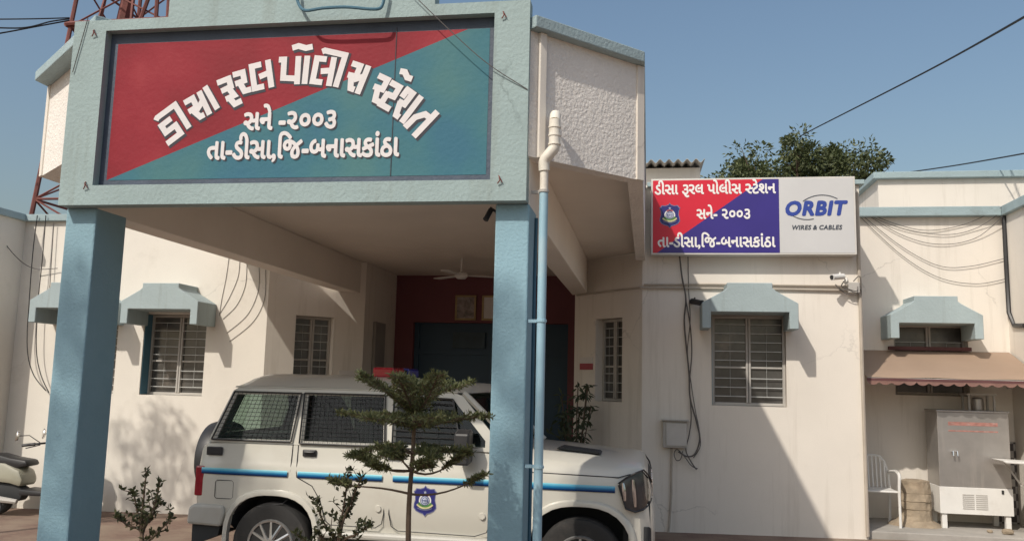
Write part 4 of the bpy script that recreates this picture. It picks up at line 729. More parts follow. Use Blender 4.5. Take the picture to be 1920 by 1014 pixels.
# cabin insides
b = MB(); carbox(b, -3.8, -1.15, .09, WID-.09, 1.218, 1.232); b.build('dashboard_deck', CARDARK, CAR)
for x in (-3.15, -2.55, -1.95):
    for y in (0.30, 0.98):
        b = MB(); b.prism([(x,1.2),(x+.16,1.2),(x+.05,1.50),(x-.03,1.62),(x-.12,1.62),(x-.10,1.48)], CY+y, CY+y+.46, 'y')
        b.v = [Vector((p.x, p.y, p.z+CZ)) for p in b.v]; b.build('seat', CARDARK, CAR, bevel=0.02)
# door seams (dark thin grooves) and body side details
b = MB()
def seam(pts, r=0.0042): b.tube([(x, CY+y, CZ+z) for x, z, y in pts], r, 5)
def sy(z): return (-0.0035 if z < 0.98 else (0.010+(z-1.0)*0.13))
def sp(pts): return [(x, z, sy(z)) for x, z in pts]
seam(sp([(-3.07,1.2),(-3.07,0.98),(-3.075,.74),(-3.12,.70),(-3.35,.665)])); seam(sp([(-3.02,1.2),(-3.015,.98),(-3.005,.93),(-2.86,.86),(-2.78,.74),(-2.73,.58),(-2.68,.545),(-2.28,.54),(-2.225,.575),(-2.21,.66),(-2.21,1.2)]))
seam(sp([(-2.16,1.2),(-2.165,.66),(-2.14,.56),(-2.08,.525),(-1.42,.515),(-1.32,.55),(-1.295,.62),(-1.285,.95),(-1.28,1.16)]))
b.build('door_seam', BLACKP, body)
b = MB(); seam([(-1.12,1.052,.018),(-0.86,1.050,.024),(-0.5,1.042,.030),(-0.24,1.035,.045),(-.15,1.06,.075),(-.07,1.055,.13)], 0.0045); b.build('bonnet_seam', BLACKP, body)
b = MB()
b.prism([(-0.78,1.205),(-0.40,1.172),(-0.42,1.186),(-0.74,1.218)], CY+.30, CY+.62, 'y'); b.v = [Vector((p.x, p.y, p.z+CZ+.024)) for p in b.v]; b.build('bonnet_scoop', CARDARK, CAR)
for x0, x1, z0, z1 in ((-3.04,-2.96,.0,.0),):
    pass
# hinges and step trim
b = MB(); b.lathe([(0,-.012),(.026,-.012),(.03,0)], (-2.26, CY-.002, CZ+.70), 'y', 10); b.lathe([(0,-.012),(.026,-.012),(.03,0)], (-1.36, CY-.002, CZ+.68), 'y', 10); b.build('door_hinge', CARW, CAR)
b = MB(); carbox(b, -2.80, -0.98, -.045, .10, .44, .50); b.build('running_board', CARGREY, CAR, bevel=0.02)
b = MB(); carbox(b, -2.76, -1.0, .05, .3, .18, .44); b.build('underbody', CARDARK, CAR)
# handles
for x in (-2.90, -2.13):
    b = MB(); carbox(b, x-.07, x+.055, .008, .03, 1.105, 1.165); h = b.build('door_handle', BLACKP, CAR, bevel=0.008)
    b = MB(); b.tube([(x-.05, CY-.004, CZ+1.145), (x, CY-.014, CZ+1.145), (x+.04, CY-.004, CZ+1.145)], .010, 6); b.build('lever', BLACKP, h, smooth=True)
b = MB(); b.box(-3.87, -3.72, CY+.012, CY+.03, CZ+1.085, CZ+1.160); b.build('side_vent', BLACKP, CAR, bevel=0.01)
b = MB(); pts = [(-3.74,.72),(-3.60,.72),(-3.585,.735),(-3.585,.86),(-3.60,.875),(-3.74,.875),(-3.755,.86),(-3.755,.735),(-3.74,.72)]
b.tube([(x, CY-.003, CZ+z) for x, z in pts], .003, 4); b.build('fuel_flap', BLACKP, body)
# stripes: blue film with a graded tone across its height
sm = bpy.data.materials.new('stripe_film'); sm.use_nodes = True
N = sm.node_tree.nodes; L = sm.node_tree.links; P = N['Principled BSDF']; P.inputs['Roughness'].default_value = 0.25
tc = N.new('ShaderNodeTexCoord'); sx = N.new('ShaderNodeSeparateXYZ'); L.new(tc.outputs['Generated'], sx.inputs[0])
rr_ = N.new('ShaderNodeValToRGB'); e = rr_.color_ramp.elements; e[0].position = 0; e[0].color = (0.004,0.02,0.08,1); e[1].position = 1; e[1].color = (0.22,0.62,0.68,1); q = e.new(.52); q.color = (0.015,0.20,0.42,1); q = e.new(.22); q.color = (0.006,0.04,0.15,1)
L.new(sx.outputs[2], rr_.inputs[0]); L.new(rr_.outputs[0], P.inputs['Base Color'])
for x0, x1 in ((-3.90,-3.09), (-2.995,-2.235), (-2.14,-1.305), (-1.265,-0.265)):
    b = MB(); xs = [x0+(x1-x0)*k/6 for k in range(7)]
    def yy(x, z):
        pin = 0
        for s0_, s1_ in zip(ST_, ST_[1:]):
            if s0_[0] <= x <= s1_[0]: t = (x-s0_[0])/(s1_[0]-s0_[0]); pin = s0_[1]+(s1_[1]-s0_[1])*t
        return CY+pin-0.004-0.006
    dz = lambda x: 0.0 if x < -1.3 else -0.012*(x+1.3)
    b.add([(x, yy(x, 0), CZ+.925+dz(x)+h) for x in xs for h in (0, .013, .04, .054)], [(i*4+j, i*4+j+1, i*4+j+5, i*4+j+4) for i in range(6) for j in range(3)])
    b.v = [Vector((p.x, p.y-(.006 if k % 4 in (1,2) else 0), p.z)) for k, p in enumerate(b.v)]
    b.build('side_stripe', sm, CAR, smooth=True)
crest(CAR, -1.852, CZ+.782, CY-.0035, 0.128)
# window grilles: black frame and thin wire mesh, mounted proud of the glass
GR = mat('grille_black', (0.015,0.015,0.017), 0.4, 0.1)
def winggrille(q, nx, nz, off=-0.022, fine=True):
    """q = bl, tl, tr, br in (x,z)"""
    b = MB(); bl, tl, trr, br = [Vector((*p, 0)) for p in q]
    def pt(u, v): p = bl.lerp(br, u).lerp(tl.lerp(trr, u), v); return Vector(sidepoint(p.x, p.y, off))
    for A, B in (((0,0),(1,0)),((1,0),(1,1)),((1,1),(0,1)),((0,1),(0,0))): b.tube([pt(*A), pt(*B)], .0085, 5)
    o = b.build('window_grille', GR, CAR)
    c = MB()
    for i in range(1, nx): c.tube([pt(i/nx,0), pt(i/nx,1)], .0021, 4)
    for j in range(1, nz): c.tube([pt(0,j/nz), pt(1,j/nz)], .0021 if fine else .0042, 4)
    c.build('wire_mesh', GR, o)
    return o
winggrille([(-3.83,1.225),(-3.675,1.645),(-3.04,1.645),(-3.085,1.225)], 16, 12)
winggrille([(-3.005,1.215),(-3.01,1.648),(-2.27,1.648),(-2.235,1.215)], 18, 12)
winggrille([(-2.165,1.205),(-2.185,1.648),(-1.66,1.63),(-1.56,1.205)], 3, 9, fine=False)
# lamps, bumpers
REDL = mat('tail_lamp_red', (0.28,0.012,0.02), 0.2, 0.15, 12, coat=0.5)
b = MB(); carbox(b, -3.962, -3.875, .012, .16, .73, .99); b.build('tail_light', REDL, CAR, bevel=0.014)
b = MB(); carbox(b, -3.962, -3.875, WID-.16, WID-.012, .73, .99); b.build('tail_light', REDL, CAR, bevel=0.014)
b = MB(); b.prism([(-4.0,.49),(-3.99,.63),(-3.95,.665),(-3.66,.665),(-3.645,.60),(-3.68,.48)], CY-.02, CY+WID+.02, 'y'); b.v = [Vector((p.x,p.y,p.z+CZ)) for p in b.v]; b.build('rear_bumper', CARGREY, CAR, bevel=0.025)
b = MB(); b.prism([(-3.96,.30),(-3.965,.495),(-3.70,.485),(-3.72,.40)], CY+.03, CY+WID-.03, 'y'); b.v = [Vector((p.x,p.y,p.z+CZ)) for p in b.v]; b.build('mud_guard', CARDARK, CAR)
# spare wheel on the tailgate
t = MB().lathe([(.10,0),(.28,.02),(.335,.05),(.355,.10),(.355,.22),(.335,.28),(.28,.305),(.12,.31),(0,.312)], (0, CY+.82, CZ+.985), 'x', 36)
t.v = [Vector((-3.965-p.x, p.y, p.z)) for p in t.v]; t.build('spare_wheel', BLACKP, CAR, smooth=True)
# front: bumper, headlight, grille
b = MB()
F = [(-.16,.05,.30),(-.06,.06,.30),(.015,.14,.34),(.05,.30,.36),(.06,WID/2,.36)]
prof = lambda x, y: None
rows = []
for (x, y, zb_) in F: rows.append((x, y))
full = rows+[(x, mirror(y)) for x, y in rows[-2::-1]]
lv = [(.28,-.05),(.36,.0),(.50,.008),(.66,.0),(.80,-.012),(.86,-.03)]
b.add([(x+dx, CY+y+( .0), CZ+z) for z, dx in lv for x, y in full], [(j*len(full)+i, j*len(full)+i+1, (j+1)*len(full)+i+1, (j+1)*len(full)+i) for j in range(len(lv)-1) for i in range(len(full)-1)])
b.build('front_bumper', CARW, CAR, smooth=True)
b = MB(); carbox(b, -.20, .02, .16, WID-.16, .30, .84); b.build('bumper_core', CARDARK, CAR)
b = MB(); b.prism([(CY+.085, CZ+.40), (CY+.17, CZ+.40), (CY+.155, CZ+.63), (CY+.10, CZ+.65)], -.06, .034, 'x'); b.v = [Vector((p.x-(0.25*(CY+.17-p.y) if p.x > 0 else 0), p.y-.012, p.z)) for p in b.v]; b.build('fog_lamp_recess', CARDARK, CAR, bevel=0.01)
def headlight(side):
    f = (lambda y: y) if side == 0 else mirror
    # patch wrapping the corner: four columns from flank to nose
    cols = [(-.235,.012,.985,.99),(-.175,.010,.80,1.035),(-.10,.03,.775,1.075),(-.035,.085,.79,1.098),(.012,.19,.82,1.04),(.030,.33,.85,.98)]
    b = MB(); k = len(cols)
    b.add([(x+dx, CY+f(y-.012-dy), CZ+z0+(z1-z0)*v) for v, dx, dy in ((0,0,0),(.5,.008,.006),(1,-.012,-.008)) for x, y, z0, z1 in cols], [(j*k+i, j*k+i+1, (j+1)*k+i+1, (j+1)*k+i) for j in range(2) for i in range(k-1)])
    o = b.build('headlight', HLD, CAR, smooth=True)
    c = MB()
    for a_, bz in ((.10,.0), (.33,.0)):
        P0 = []
        for v in (0.12,.35,.6,.88):
            u = a_*(k-1)+(1-v)*.35; i = min(int(u), k-2); t = u-i
            q = [cols[i][m_]+(cols[i+1][m_]-cols[i][m_])*t for m_ in range(4)]
            P0.append((q[0]+.003, CY+f(q[1]-.022), CZ+q[2]+(q[3]-q[2])*v))
        c.tube(P0, [.010,.016,.016,.010], 6)
    c.build('lamp_strip', CHROME, o, smooth=True)
    r = MB(); r.tube([(x, CY+f(y-.014), CZ+z1+.004) for x, y, z0, z1 in cols], .008, 5); r.tube([(x, CY+f(y-.014), CZ+z0-.004) for x, y, z0, z1 in cols], .008, 5); r.build('surround', BLACKP, o)
HLD = mat('headlight_glass', (0.03,0.03,0.034), 0.14, 0.15, 18, coat=0.6)
headlight(0); headlight(1)
b = MB(); carbox(b, -.03, .028, .36, WID-.36, .83, 1.02); g = b.build('radiator_grille', BLACKP, CAR, bevel=0.01)
for k in range(6):
    y = .42+k*.15; b = MB(); carbox(b, .026, .040, y, y+.05, .85, 1.0); b.build('slat', CHROME, g, bevel=0.004)
# mirrors
for s in (0, 1):
    f = (lambda y: y) if s == 0 else mirror
    b = MB(); b.add([(x, CY+f(y), CZ+z) for x in (-1.58,-1.45) for y, z in ((-.20,1.10),(-.02,1.12),(-.02,1.34),(-.06,1.395),(-.19,1.36))], [(0,1,2,3,4),(9,8,7,6,5)]+[(i, i+5, (i+1)%5+5, (i+1)%5) for i in range(5)])
    o = b.build('wing_mirror', BLACKP, CAR, bevel=0.018)
    c = MB(); c.tube([(-1.47, CY+f(.08), CZ+1.24), (-1.48, CY+f(-.03), CZ+1.22)], .022, 6); c.build('mirror_arm', CARW, o)
# roof beacon: red lens, blue lens, dark centre
b = MB(); carbox(b, -2.52, -2.30, .42, WID-.42, 1.775, 1.80); lb = b.build('light_bar', BLACKP, CAR, bevel=0.006)
b = MB(); carbox(b, -2.51, -2.31, .43, .80, 1.801, 1.895); b.build('red_lens', mat('beacon_red', (0.42,0.012,0.03), 0.2, 0.15, 9, coat=0.5), lb, bevel=0.02)
b = MB(); carbox(b, -2.51, -2.31, .94, WID-.43, 1.801, 1.895); b.build('blue_lens', mat('beacon_blue', (0.01,0.03,0.30), 0.2, 0.15, 9, coat=0.5), lb, bevel=0.02)
b = MB(); carbox(b, -2.50, -2.32, .81, .93, 1.801, 1.88); b.build('siren', CARDARK, lb, bevel=0.01)
# ------------------------------------------------------------------ fittings on the building
def solo(b, name, m, label, cat, group=None, smooth=False, bevel=0.0):
    return tag(b.build(name, m, None, smooth=smooth, bevel=bevel), label, cat, group)
# drain pipe beside the right column
DP = thing('drain_pipe', (-0.795, 6.34, 0), 'drain pipe beside the right column, blue below with a white elbow at the top', 'pipe')
b = MB(); b.tube([(-0.80,6.335,-0.1),(-0.80,6.335,3.30)], .034, 14); b.build('lower_pipe', PVCB, DP, smooth=True)
b = MB(); b.tube([(-0.80,6.335,3.301),(-0.80,6.335,3.52)], .033, 14); b.build('upper_pipe', PVC, DP, smooth=True)
b = MB(); b.tube(smoothpath([(-0.80,6.335,3.46),(-0.80,6.33,3.535),(-0.765,6.32,3.585),(-0.725,6.32,3.64),(-0.722,6.32,3.72)], 5), .043, 14)
b.tube([(-0.722,6.32,3.66),(-0.722,6.32,3.86)], .045, 14); b.tube([(-0.722,6.32,3.855),(-0.722,6.34,3.905),(-0.722,6.40,3.915)], [.044,.042,.040], 14); el = b.build('elbow', PVC, DP, smooth=True)
b = MB()
for z in (3.665, 3.735, 3.80): b.lathe([(.045,-.008),(.051,-.006),(.051,.006),(.045,.008)], (-0.722,6.32,z), 'z', 14)
b.build('collar', PVC, el, smooth=True)
for z in (2.30, 1.22, 3.30):
    b = MB(); b.lathe([(.035,-.012),(.041,-.010),(.041,.010),(.035,.012)], (-0.80,6.335,z), 'z', 14); b.box(-0.903,-0.80,6.355,6.375,z-.012,z+.012); b.build('clamp', PVCB if z < 3 else FRAME, DP)
def shift_in(o, k):
    for ch in o.children:
        for v in ch.data.vertices: v.co = Vector((v.co.x*k, v.co.y*k, EYE+(v.co.z-EYE)*k))
        shift_in(ch, k)
shift_in(DP, 0.922); DP.location = (-0.738, 5.84, 0)
for ch in DP.children: ch.matrix_parent_inverse = Matrix.Translation((0.738, -5.84, 0))
b = MB(); b.tube([(-0.828,6.12,-.1),(-0.828,6.12,2.6),(-0.826,6.14,3.05)], .013, 6); solo(b, 'cable_pipe', REVEAL, 'thin dark blue cable pipe running up the side of the right column', 'pipe', smooth=True)
# conduits
CND = mat('conduit_beige', (0.42,0.37,0.31), 0.6, 0.12, 4)
b = MB(); b.tube([(-0.06,10.978,3.115),(0.75,10.976,3.125),(1.6,10.977,3.118),(2.47,10.975,3.112)], .013, 6)
solo(b, 'wall_conduit', CND, 'upper of two beige conduits running along the wall under the lightbox sign', 'conduit', 'wall conduits', smooth=True)
b = MB(); b.tube([(-1.0,11.89,3.06),(-0.55,11.44,3.075),(-0.10,10.97,3.075),(0.7,10.977,3.072),(1.7,10.976,3.066),(2.50,10.974,3.056)], .014, 6)
solo(b, 'wall_conduit', CND, 'lower of two beige conduits, bending round the corner into the porch', 'conduit', 'wall conduits', smooth=True)
b = MB(); b.tube([(2.585,10.978,4.3),(2.59,10.972,3.2),(2.592,10.978,2.0),(2.60,10.976,0.1)], .022, 8)
solo(b, 'corner_pipe', CND, 'beige pipe running up the right corner of the front wall', 'pipe', smooth=True)
# cameras
def cctv(loc, dirv, body_m, label, mount, k=1.0):
    t = thing('security_camera', loc, label, 'camera', 'security cameras'); d = Vector(dirv).normalized(); p = Vector(loc)
    b = MB(); b.tube([p-d*.09*k, p-d*.085*k, p+d*.07*k, p+d*.10*k], [.028*k,.036*k,.036*k,.040*k], 12); bo = b.build('housing', body_m, t, smooth=True)
    b = MB(); b.tube([p+d*.098*k, p+d*.106*k], .028*k, 10); b.build('lens', BLACKP, bo)
    b = MB(); b.tube([p-d*.03, p-d*.03+Vector((0,0,.05*k)), Vector(mount)], .010, 6); b.tube([Vector(mount), Vector(mount)+(Vector(mount)-p).normalized()*.02], .03, 8); b.build('bracket', body_m, t)
    return t
cctv((2.30,10.80,3.205), (-.8,-.5,-.12), WHITEP, 'white security camera on the right end of the wall under the lightbox sign', (2.42,10.97,3.19))
cctv((0.60,10.88,2.885), (.6,-.7,-.2), BLACKP, 'small black security camera left of the right window hood', (0.55,10.98,2.90))
cctv((-1.155,5.95,3.045), (-.25,-.55,-.8), BLACKP, 'dark security camera under the porch ceiling beside the right column', (-1.088,6.0,3.06), .55)
b = MB(); b.box(2.44,2.575,10.90,10.985,3.02,3.15); jb = solo(b, 'junction_box', FRAME, 'grey junction box beside the white security camera', 'box', bevel=.008)
cab = [[(2.40,10.93,3.17),(2.36,10.90,3.10),(2.45,10.89,3.06),(2.53,10.88,3.04),(2.55,10.90,3.10)],[(2.30,10.96,3.13),(2.40,10.92,3.02),(2.52,10.90,3.0),(2.60,10.93,3.09)],[(2.50,10.9,3.16),(2.57,10.88,3.22),(2.60,10.95,3.05),(2.59,10.96,2.9)]]
for i, p in enumerate(cab):
    solo(MB().tube(smoothpath(p), .006, 5), 'camera_cable', WIREG, ['loose grey cable hanging in front of the junction box', 'loose grey cable looping below the junction box', 'grey cable dropping from the junction box along the corner pipe'][i], 'cable', 'cables at the wall corner', smooth=True)
# meter box and its cables
MT = thing('meter_box', (0.33,10.93,1.06), 'grey meter box on the wall left of the right window', 'box')
b = MB(); b.box(0.183,0.478,10.90,10.998,1.065,1.395); b.build('case', FRAME, MT, bevel=.006)
b = MB(); b.box(0.222,0.472,10.885,10.899,1.09,1.372); b.build('cover', mat('meter_cover',(0.50,0.48,0.45),.5,.08,5), MT, bevel=.005)
b = MB(); b.box(0.165,0.50,10.86,10.999,1.396,1.408); b.build('hood', FRAME, MT)
solo(MB().tube([(0.29,10.975,1.06),(0.288,10.975,.5),(0.262,10.975,.10),(.25,10.97,.02)], .015, 6), 'meter_conduit', CND, 'grey conduit dropping from the meter box to the ground', 'conduit', smooth=True)
CB = [([(0.392,10.950,3.498),(0.424,10.940,3.206),(0.471,10.950,2.933),(0.450,10.950,2.660),(0.476,10.950,2.322),(0.508,10.950,1.987),(0.520,10.950,1.688),(0.597,10.940,1.393),(0.635,10.930,1.185),(0.575,10.920,1.001),(0.478,10.920,0.965),(0.374,10.930,1.019)], .011, 'thick black cable falling from the lightbox sign and looping under the meter box'),
      ([(0.500,10.970,3.487),(0.506,10.970,3.073),(0.524,10.960,2.662),(0.490,10.960,2.255),(0.535,10.960,1.854),(0.585,10.950,1.524),(0.624,10.950,1.328),(0.642,10.940,1.100),(0.557,10.940,0.947)], .006, 'thin grey cable beside the thick black cable below the lightbox sign'),
      ([(0.471,10.960,2.921),(0.524,10.960,2.594),(0.543,10.960,2.256),(0.514,10.950,1.854),(0.532,10.940,1.457),(0.505,10.930,1.227),(0.465,10.920,1.049),(0.516,10.920,0.921),(0.595,10.940,0.806)], .008, 'black cable twisting round the thick cable, ending loose below the meter box'),
      ([(0.426,10.920,1.028),(0.399,10.900,0.931),(0.347,10.900,0.917),(0.321,10.910,0.993),(0.361,10.920,1.046),(0.451,10.900,0.959),(0.529,10.920,0.857),(0.608,10.940,0.819)], .006, 'grey cable coil hanging under the meter box')]
for p, r, l in CB: solo(MB().tube(smoothpath(p), r, 6), 'hanging_cable', WIREG, l, 'cable', 'cables by the meter box', smooth=True)
# wires
def wire(name, pts, r, m, label, group=None, pre=(), post=()):
    return solo(MB().tube([Vector(p) for p in pre]+smoothpath(pts, 8)+[Vector(p) for p in post], r, 5), name, m, label, 'wire', group, smooth=True)
wire('overhead_wire', [(4.188,24.000,8.827), (4.238,22.000,8.462), (4.768,15.000,7.332), (4.017,9.000,5.799)], .016, WIRE, 'black overhead wire rising from the treetop to the upper right', 'overhead wires', post=[(9.6,-2.0,8.6)])
wire('overhead_wire', [(4.547,17.000,5.974), (4.557,16.000,5.767), (4.868,14.000,5.402), (5.030,11.500,4.947)], .011, WIRE, 'black overhead wire just above the upper parapet at right', 'overhead wires', post=[(9.0,3.0,5.6)])
wire('overhead_wire', [(-20.919,22.000,12.555), (-19.539,23.000,12.951), (-19.478,24.600,13.695)], .022, WIRE, 'topmost black wire reaching the steel mast from the left', 'mast wires', pre=[(-46,13,11.8)])
wire('overhead_wire', [(-20.892,22.000,12.328), (-19.889,23.000,12.662), (-19.681,24.000,13.307), (-19.474,24.600,13.657)], .026, WIRE, 'middle black wire drooping before the steel mast', 'mast wires', pre=[(-46,13,11.4)])
wire('overhead_wire', [(-20.846,22.000,11.945), (-20.282,22.600,12.330), (-19.824,23.600,12.973), (-19.468,24.600,13.599)], .026, WIRE, 'lowest black wire rising to the steel mast from the left', 'mast wires', pre=[(-46,13,11.0)])
RW_ = [([(2.903,12.170,4.321),(3.373,12.170,4.114),(3.784,12.170,4.023),(4.266,12.170,4.109),(4.741,12.080,4.338)], 'highest drooping wire across the recessed wall'),
       ([(2.902,12.170,4.291),(3.440,12.170,4.054),(3.987,12.170,3.962),(4.398,12.170,4.049),(4.752,12.080,4.294)], 'second highest drooping wire across the recessed wall'),
       ([(2.902,12.170,4.313),(3.437,12.170,3.964),(3.914,12.170,3.830),(4.393,12.170,3.917),(4.749,12.080,4.235)], 'third drooping wire across the recessed wall'),
       ([(2.901,12.170,4.268),(3.432,12.170,3.801),(3.903,12.170,3.535),(4.308,12.170,3.529),(4.775,12.170,3.646)], 'long dark line drawn as a wire shadow under the three upper wires on the recessed wall'),
       ([(2.900,12.170,4.223),(3.428,12.170,3.682),(3.896,12.170,3.374),(4.365,12.170,3.289),(4.762,12.170,3.363)], 'lowest dark line drawn as a wire shadow across the recessed wall')]
for p, l in RW_: wire('slack_wire_and_shadow', p, .0042, WIREG, l, 'slack wires on the recessed wall')  # the two lowest tubes draw shadows of the upper wires as dark lines
wire('wall_cable', [(-8.843,10.900,4.074),(-8.857,10.900,3.552),(-8.841,10.900,2.850),(-8.800,10.900,2.158),(-8.665,10.900,1.781),(-8.437,10.900,1.546)], .0072, WIRE, 'leftmost black cable hanging on the far left wall', 'cables on the left wall')
wire('wall_cable', [(-8.704,10.900,4.073),(-8.693,10.900,3.474),(-8.695,10.900,2.851),(-8.655,10.900,2.161),(-8.547,10.900,1.784),(-8.384,10.900,1.517)], .0072, WIRE, 'middle black cable hanging on the far left wall', 'cables on the left wall')
wire('wall_cable', [(-8.602,10.950,3.971),(-8.586,10.950,3.481),(-8.567,10.950,2.974)], .006, WIREG, 'short thin cable right of the two black cables on the left wall', 'cables on the left wall')
wire('wall_cable', [(-9.367,10.600,3.987),(-9.053,10.700,3.521),(-8.847,10.900,3.301),(-8.472,10.950,3.301)], .006, WIREG, 'thin cable sagging across the shaded left corner', 'cables on the left wall')
LW = [([(-5.838,10.994,3.504),(-5.863,10.994,3.185),(-5.906,10.994,2.884),(-5.928,10.994,2.644)], 'leftmost of five thin dark lines beside the left window hood'), ([(-5.673,10.994,3.443),(-5.687,10.994,3.186),(-5.795,10.994,2.900),(-5.922,10.994,2.674)], 'second of five thin dark lines beside the left window hood'),
      ([(-5.566,10.994,3.398),(-5.568,10.994,3.074),(-5.676,10.994,2.796),(-5.869,10.994,2.600)], 'third of five thin dark lines beside the left window hood'), ([(-5.379,10.994,3.338),(-5.372,10.994,3.000),(-5.508,10.994,2.664),(-5.799,10.994,2.407)], 'fourth of five thin dark lines beside the left window hood'), ([(-5.281,10.994,3.293),(-5.270,10.994,2.889),(-5.422,10.994,2.561),(-5.751,10.994,2.289)], 'rightmost of five thin dark lines beside the left window hood')]
for p, l in LW: wire('drooping_line', p, .0032, WIREG, l, 'lines beside the left hood')  # thin dark tubes laid flush on the plaster as plain lines
wire('fascia_wire', [(-1.737,5.700,4.662),(-1.444,5.700,4.369),(-1.155,5.710,4.104),(-0.856,5.735,3.904)], .0035, WIREG, 'thin wire slanting down across the right end of the fascia', 'wires on the fascia')
wire('fascia_wire', [(-4.373,5.730,4.601),(-4.412,5.728,4.400),(-4.462,5.728,4.157)], .0035, WIREG, 'thin wire slanting down the left end of the fascia', 'wires on the fascia')
# bracket on the fascia crown
b = MB(); b.tube(smoothpath([(-2.624,5.690,4.712),(-2.605,5.690,4.618),(-2.533,5.660,4.542),(-2.383,5.640,4.543),(-2.202,5.640,4.542),(-2.003,5.660,4.525),(-1.949,5.690,4.561),(-1.930,5.690,4.676)]), .012, 7)
solo(b, 'lamp_bracket', REVEAL, 'dark blue bent pipe bracket on the fascia crown', 'bracket', smooth=True)
for x, y, l in ((945,28,'upper right'), (938,336,'lower right'), (162,346,'lower left'), (178,62,'upper left')):
    pass
HK = [((-1.041,5.740,4.474), 'rusty iron hook at the upper right corner of the painted name board'), ((-1.040,5.740,3.255), 'rusty iron hook at the lower right corner of the painted name board'), ((-4.262,5.740,3.256), 'rusty iron hook at the lower left corner of the painted name board'), ((-4.308,5.740,4.479), 'rusty iron hook at the upper left corner of the painted name board')]
for p, l in HK:
    x, y, z = p; b = MB(); b.tube([(x-.012,y+.01,z+.03),(x,y-.02,z+.012),(x+.004,y-.022,z-.014),(x-.014,y-.012,z-.034)], .0045, 5); b.tube([(x,y-.02,z+.01),(x+.02,y-.012,z-.026)], .004, 5)
    solo(b, 'iron_hook', RUST, l, 'hook', 'hooks on the fascia')
# porch interior things
FN = thing('ceiling_fan', (-2.62,11.6,3.3), 'white three blade ceiling fan hanging in the porch', 'fan')
b = MB(); b.tube([(-2.62,11.6,3.55),(-2.62,11.6,3.34)], .012, 6); b.build('down_rod', WHITEP, FN)
b = MB(); b.lathe([(0,-.05),(.06,-.045),(.095,-.01),(.09,.03),(.03,.05),(0,.05)], (-2.62,11.6,3.30), 'z', 16); b.build('motor', WHITEP, FN, smooth=True)
for k in range(3):
    a = 0.35+k*2.094; T = Matrix.Translation((-2.62,11.6,3.30)) @ Matrix.Rotation(a,4,'Z')
    b = MB(T); b.prism([(.10,-.03),(.22,-.06),(.58,-.065),(.60,-.05),(.60,.05),(.58,.065),(.22,.06),(.10,.03)], -.004, .004, 'z'); b.build('blade', WHITEP, FN)
for x0, x1, l in ((-3.15,-2.80,'framed faded picture, left one above the entrance door'), (-2.70,-2.36,'framed pale picture, right one above the entrance door')):
    t = thing('picture_frame', ((x0+x1)/2,13.57,2.8), l, 'picture', 'pictures above the door')
    b = MB(); b.gridwall(x0,x1,2.81,3.22,[(x0+.03,x1-.03,2.84,3.19)],13.56,13.599); b.build('frame', GOLD, t)
    b = MB(); b.box(x0+.031,x1-.031,13.57,13.59,2.841,3.189); b.build('print', PICT if x0 < -3 else PAPER, t)
def notice(T, u0, u1, z0, z1, zm, l):
    t = thing('notice_plate', T @ Vector(((u0+u1)/2,0,z0)), l, 'notice', 'notices in the porch')
    MB(T).box(u0,u1,-.012,-.001,z0,zm).build('red_panel', REDPL, t); MB(T).box(u0,u1,-.012,-.001,zm+.001,z1).build('white_panel', PAPER, t)
notice(TR, 0.945, 1.21, 2.02, 2.19, 2.105, 'small red and white notice left of the right porch window')
notice(TL, 1.11, 1.42, 1.72, 1.93, 1.84, 'small red and white notice right of the left porch window')
# ------------------------------------------------------------------ right recess: awning, cooler, chair ...
AW = thing('awning', (3.72,12.19,2.37), 'tan cloth awning with a scalloped maroon edge over the recess', 'awning')
xs = [2.70+i*(2.04/17) for i in range(18)]
b = MB(); rows = [(12.19,2.375),(12.0,2.31),(11.75,2.215),(11.5,2.105),(11.24,2.012),(11.225,1.998)]
b.add([(x, y, z+.006*math.sin(x*7+y*3)*(0 if j == 0 else 1)) for j, (y, z) in enumerate(rows) for x in xs], [(j*18+i, j*18+i+1, (j+1)*18+i+1, (j+1)*18+i) for j in range(5) for i in range(17)])
b.build('cloth', AWN, AW, smooth=True)
b = MB(); K = 102; top = [(2.70+2.04*i/K) for i in range(K+1)]
b.add([(x, 11.222+.004*math.sin(x*9), 2.0-.012) for x in top]+[(x, 11.217+.006*math.sin(x*9), 1.955) for x in top], [(i, i+1, K+2+i, K+1+i) for i in range(K)]); b.build('hem', AWNR, AW)
b = MB(); b.add([(x, 11.219+.006*math.sin(x*9), 1.954) for x in top]+[(x, 11.213+.01*math.sin(x*9), 1.945-.040*abs(math.sin((x-2.70)*math.pi/.145))**.6) for x in top], [(i, i+1, K+2+i, K+1+i) for i in range(K)])
b.build('valance', mat('awning_pink',(0.21,.115,.095),.85,.15,5), AW)
b = MB(); b.tube([(2.71,11.24,1.985),(4.73,11.24,1.985)], .013, 6); b.build('front_rail', FRAME, AW)
for x in (2.74, 4.70):
    b = MB(); b.tube([(x,12.195,2.35),(x,11.24,1.98)], .011, 6); b.tube([(x,12.195,1.9),(x,11.6,2.08)], .009, 6); b.build('support_arm', FRAME, AW)
WC = thing('water_cooler', (4.03,11.8,0.155), 'stained steel water cooler with white louvred base under the awning', 'water cooler')
b = MB(); b.box(3.612,4.452,11.56,12.02,.665,1.585); b.box(3.60,4.464,11.548,12.03,1.586,1.61); wcb = b.build('cabinet', STEEL, WC, bevel=.006)
b = MB()
for s0 in (0, 1):
    pass
b.box(3.606,4.458,11.55,12.03,.335,.663); wb = b.build('base_panel', WHITEP, WC, bevel=.005)
for x0 in (3.87, 4.025):
    b = MB()
    for k in range(8): b.box(x0,x0+.135,11.545,11.5495,.40+k*.024,.411+k*.024)
    b.build('louvre', FRAME, wb)
b = MB()
b.box(4.325,4.35,11.54,11.5495,.60,.645); b.build('switch', BLACKP, wb)
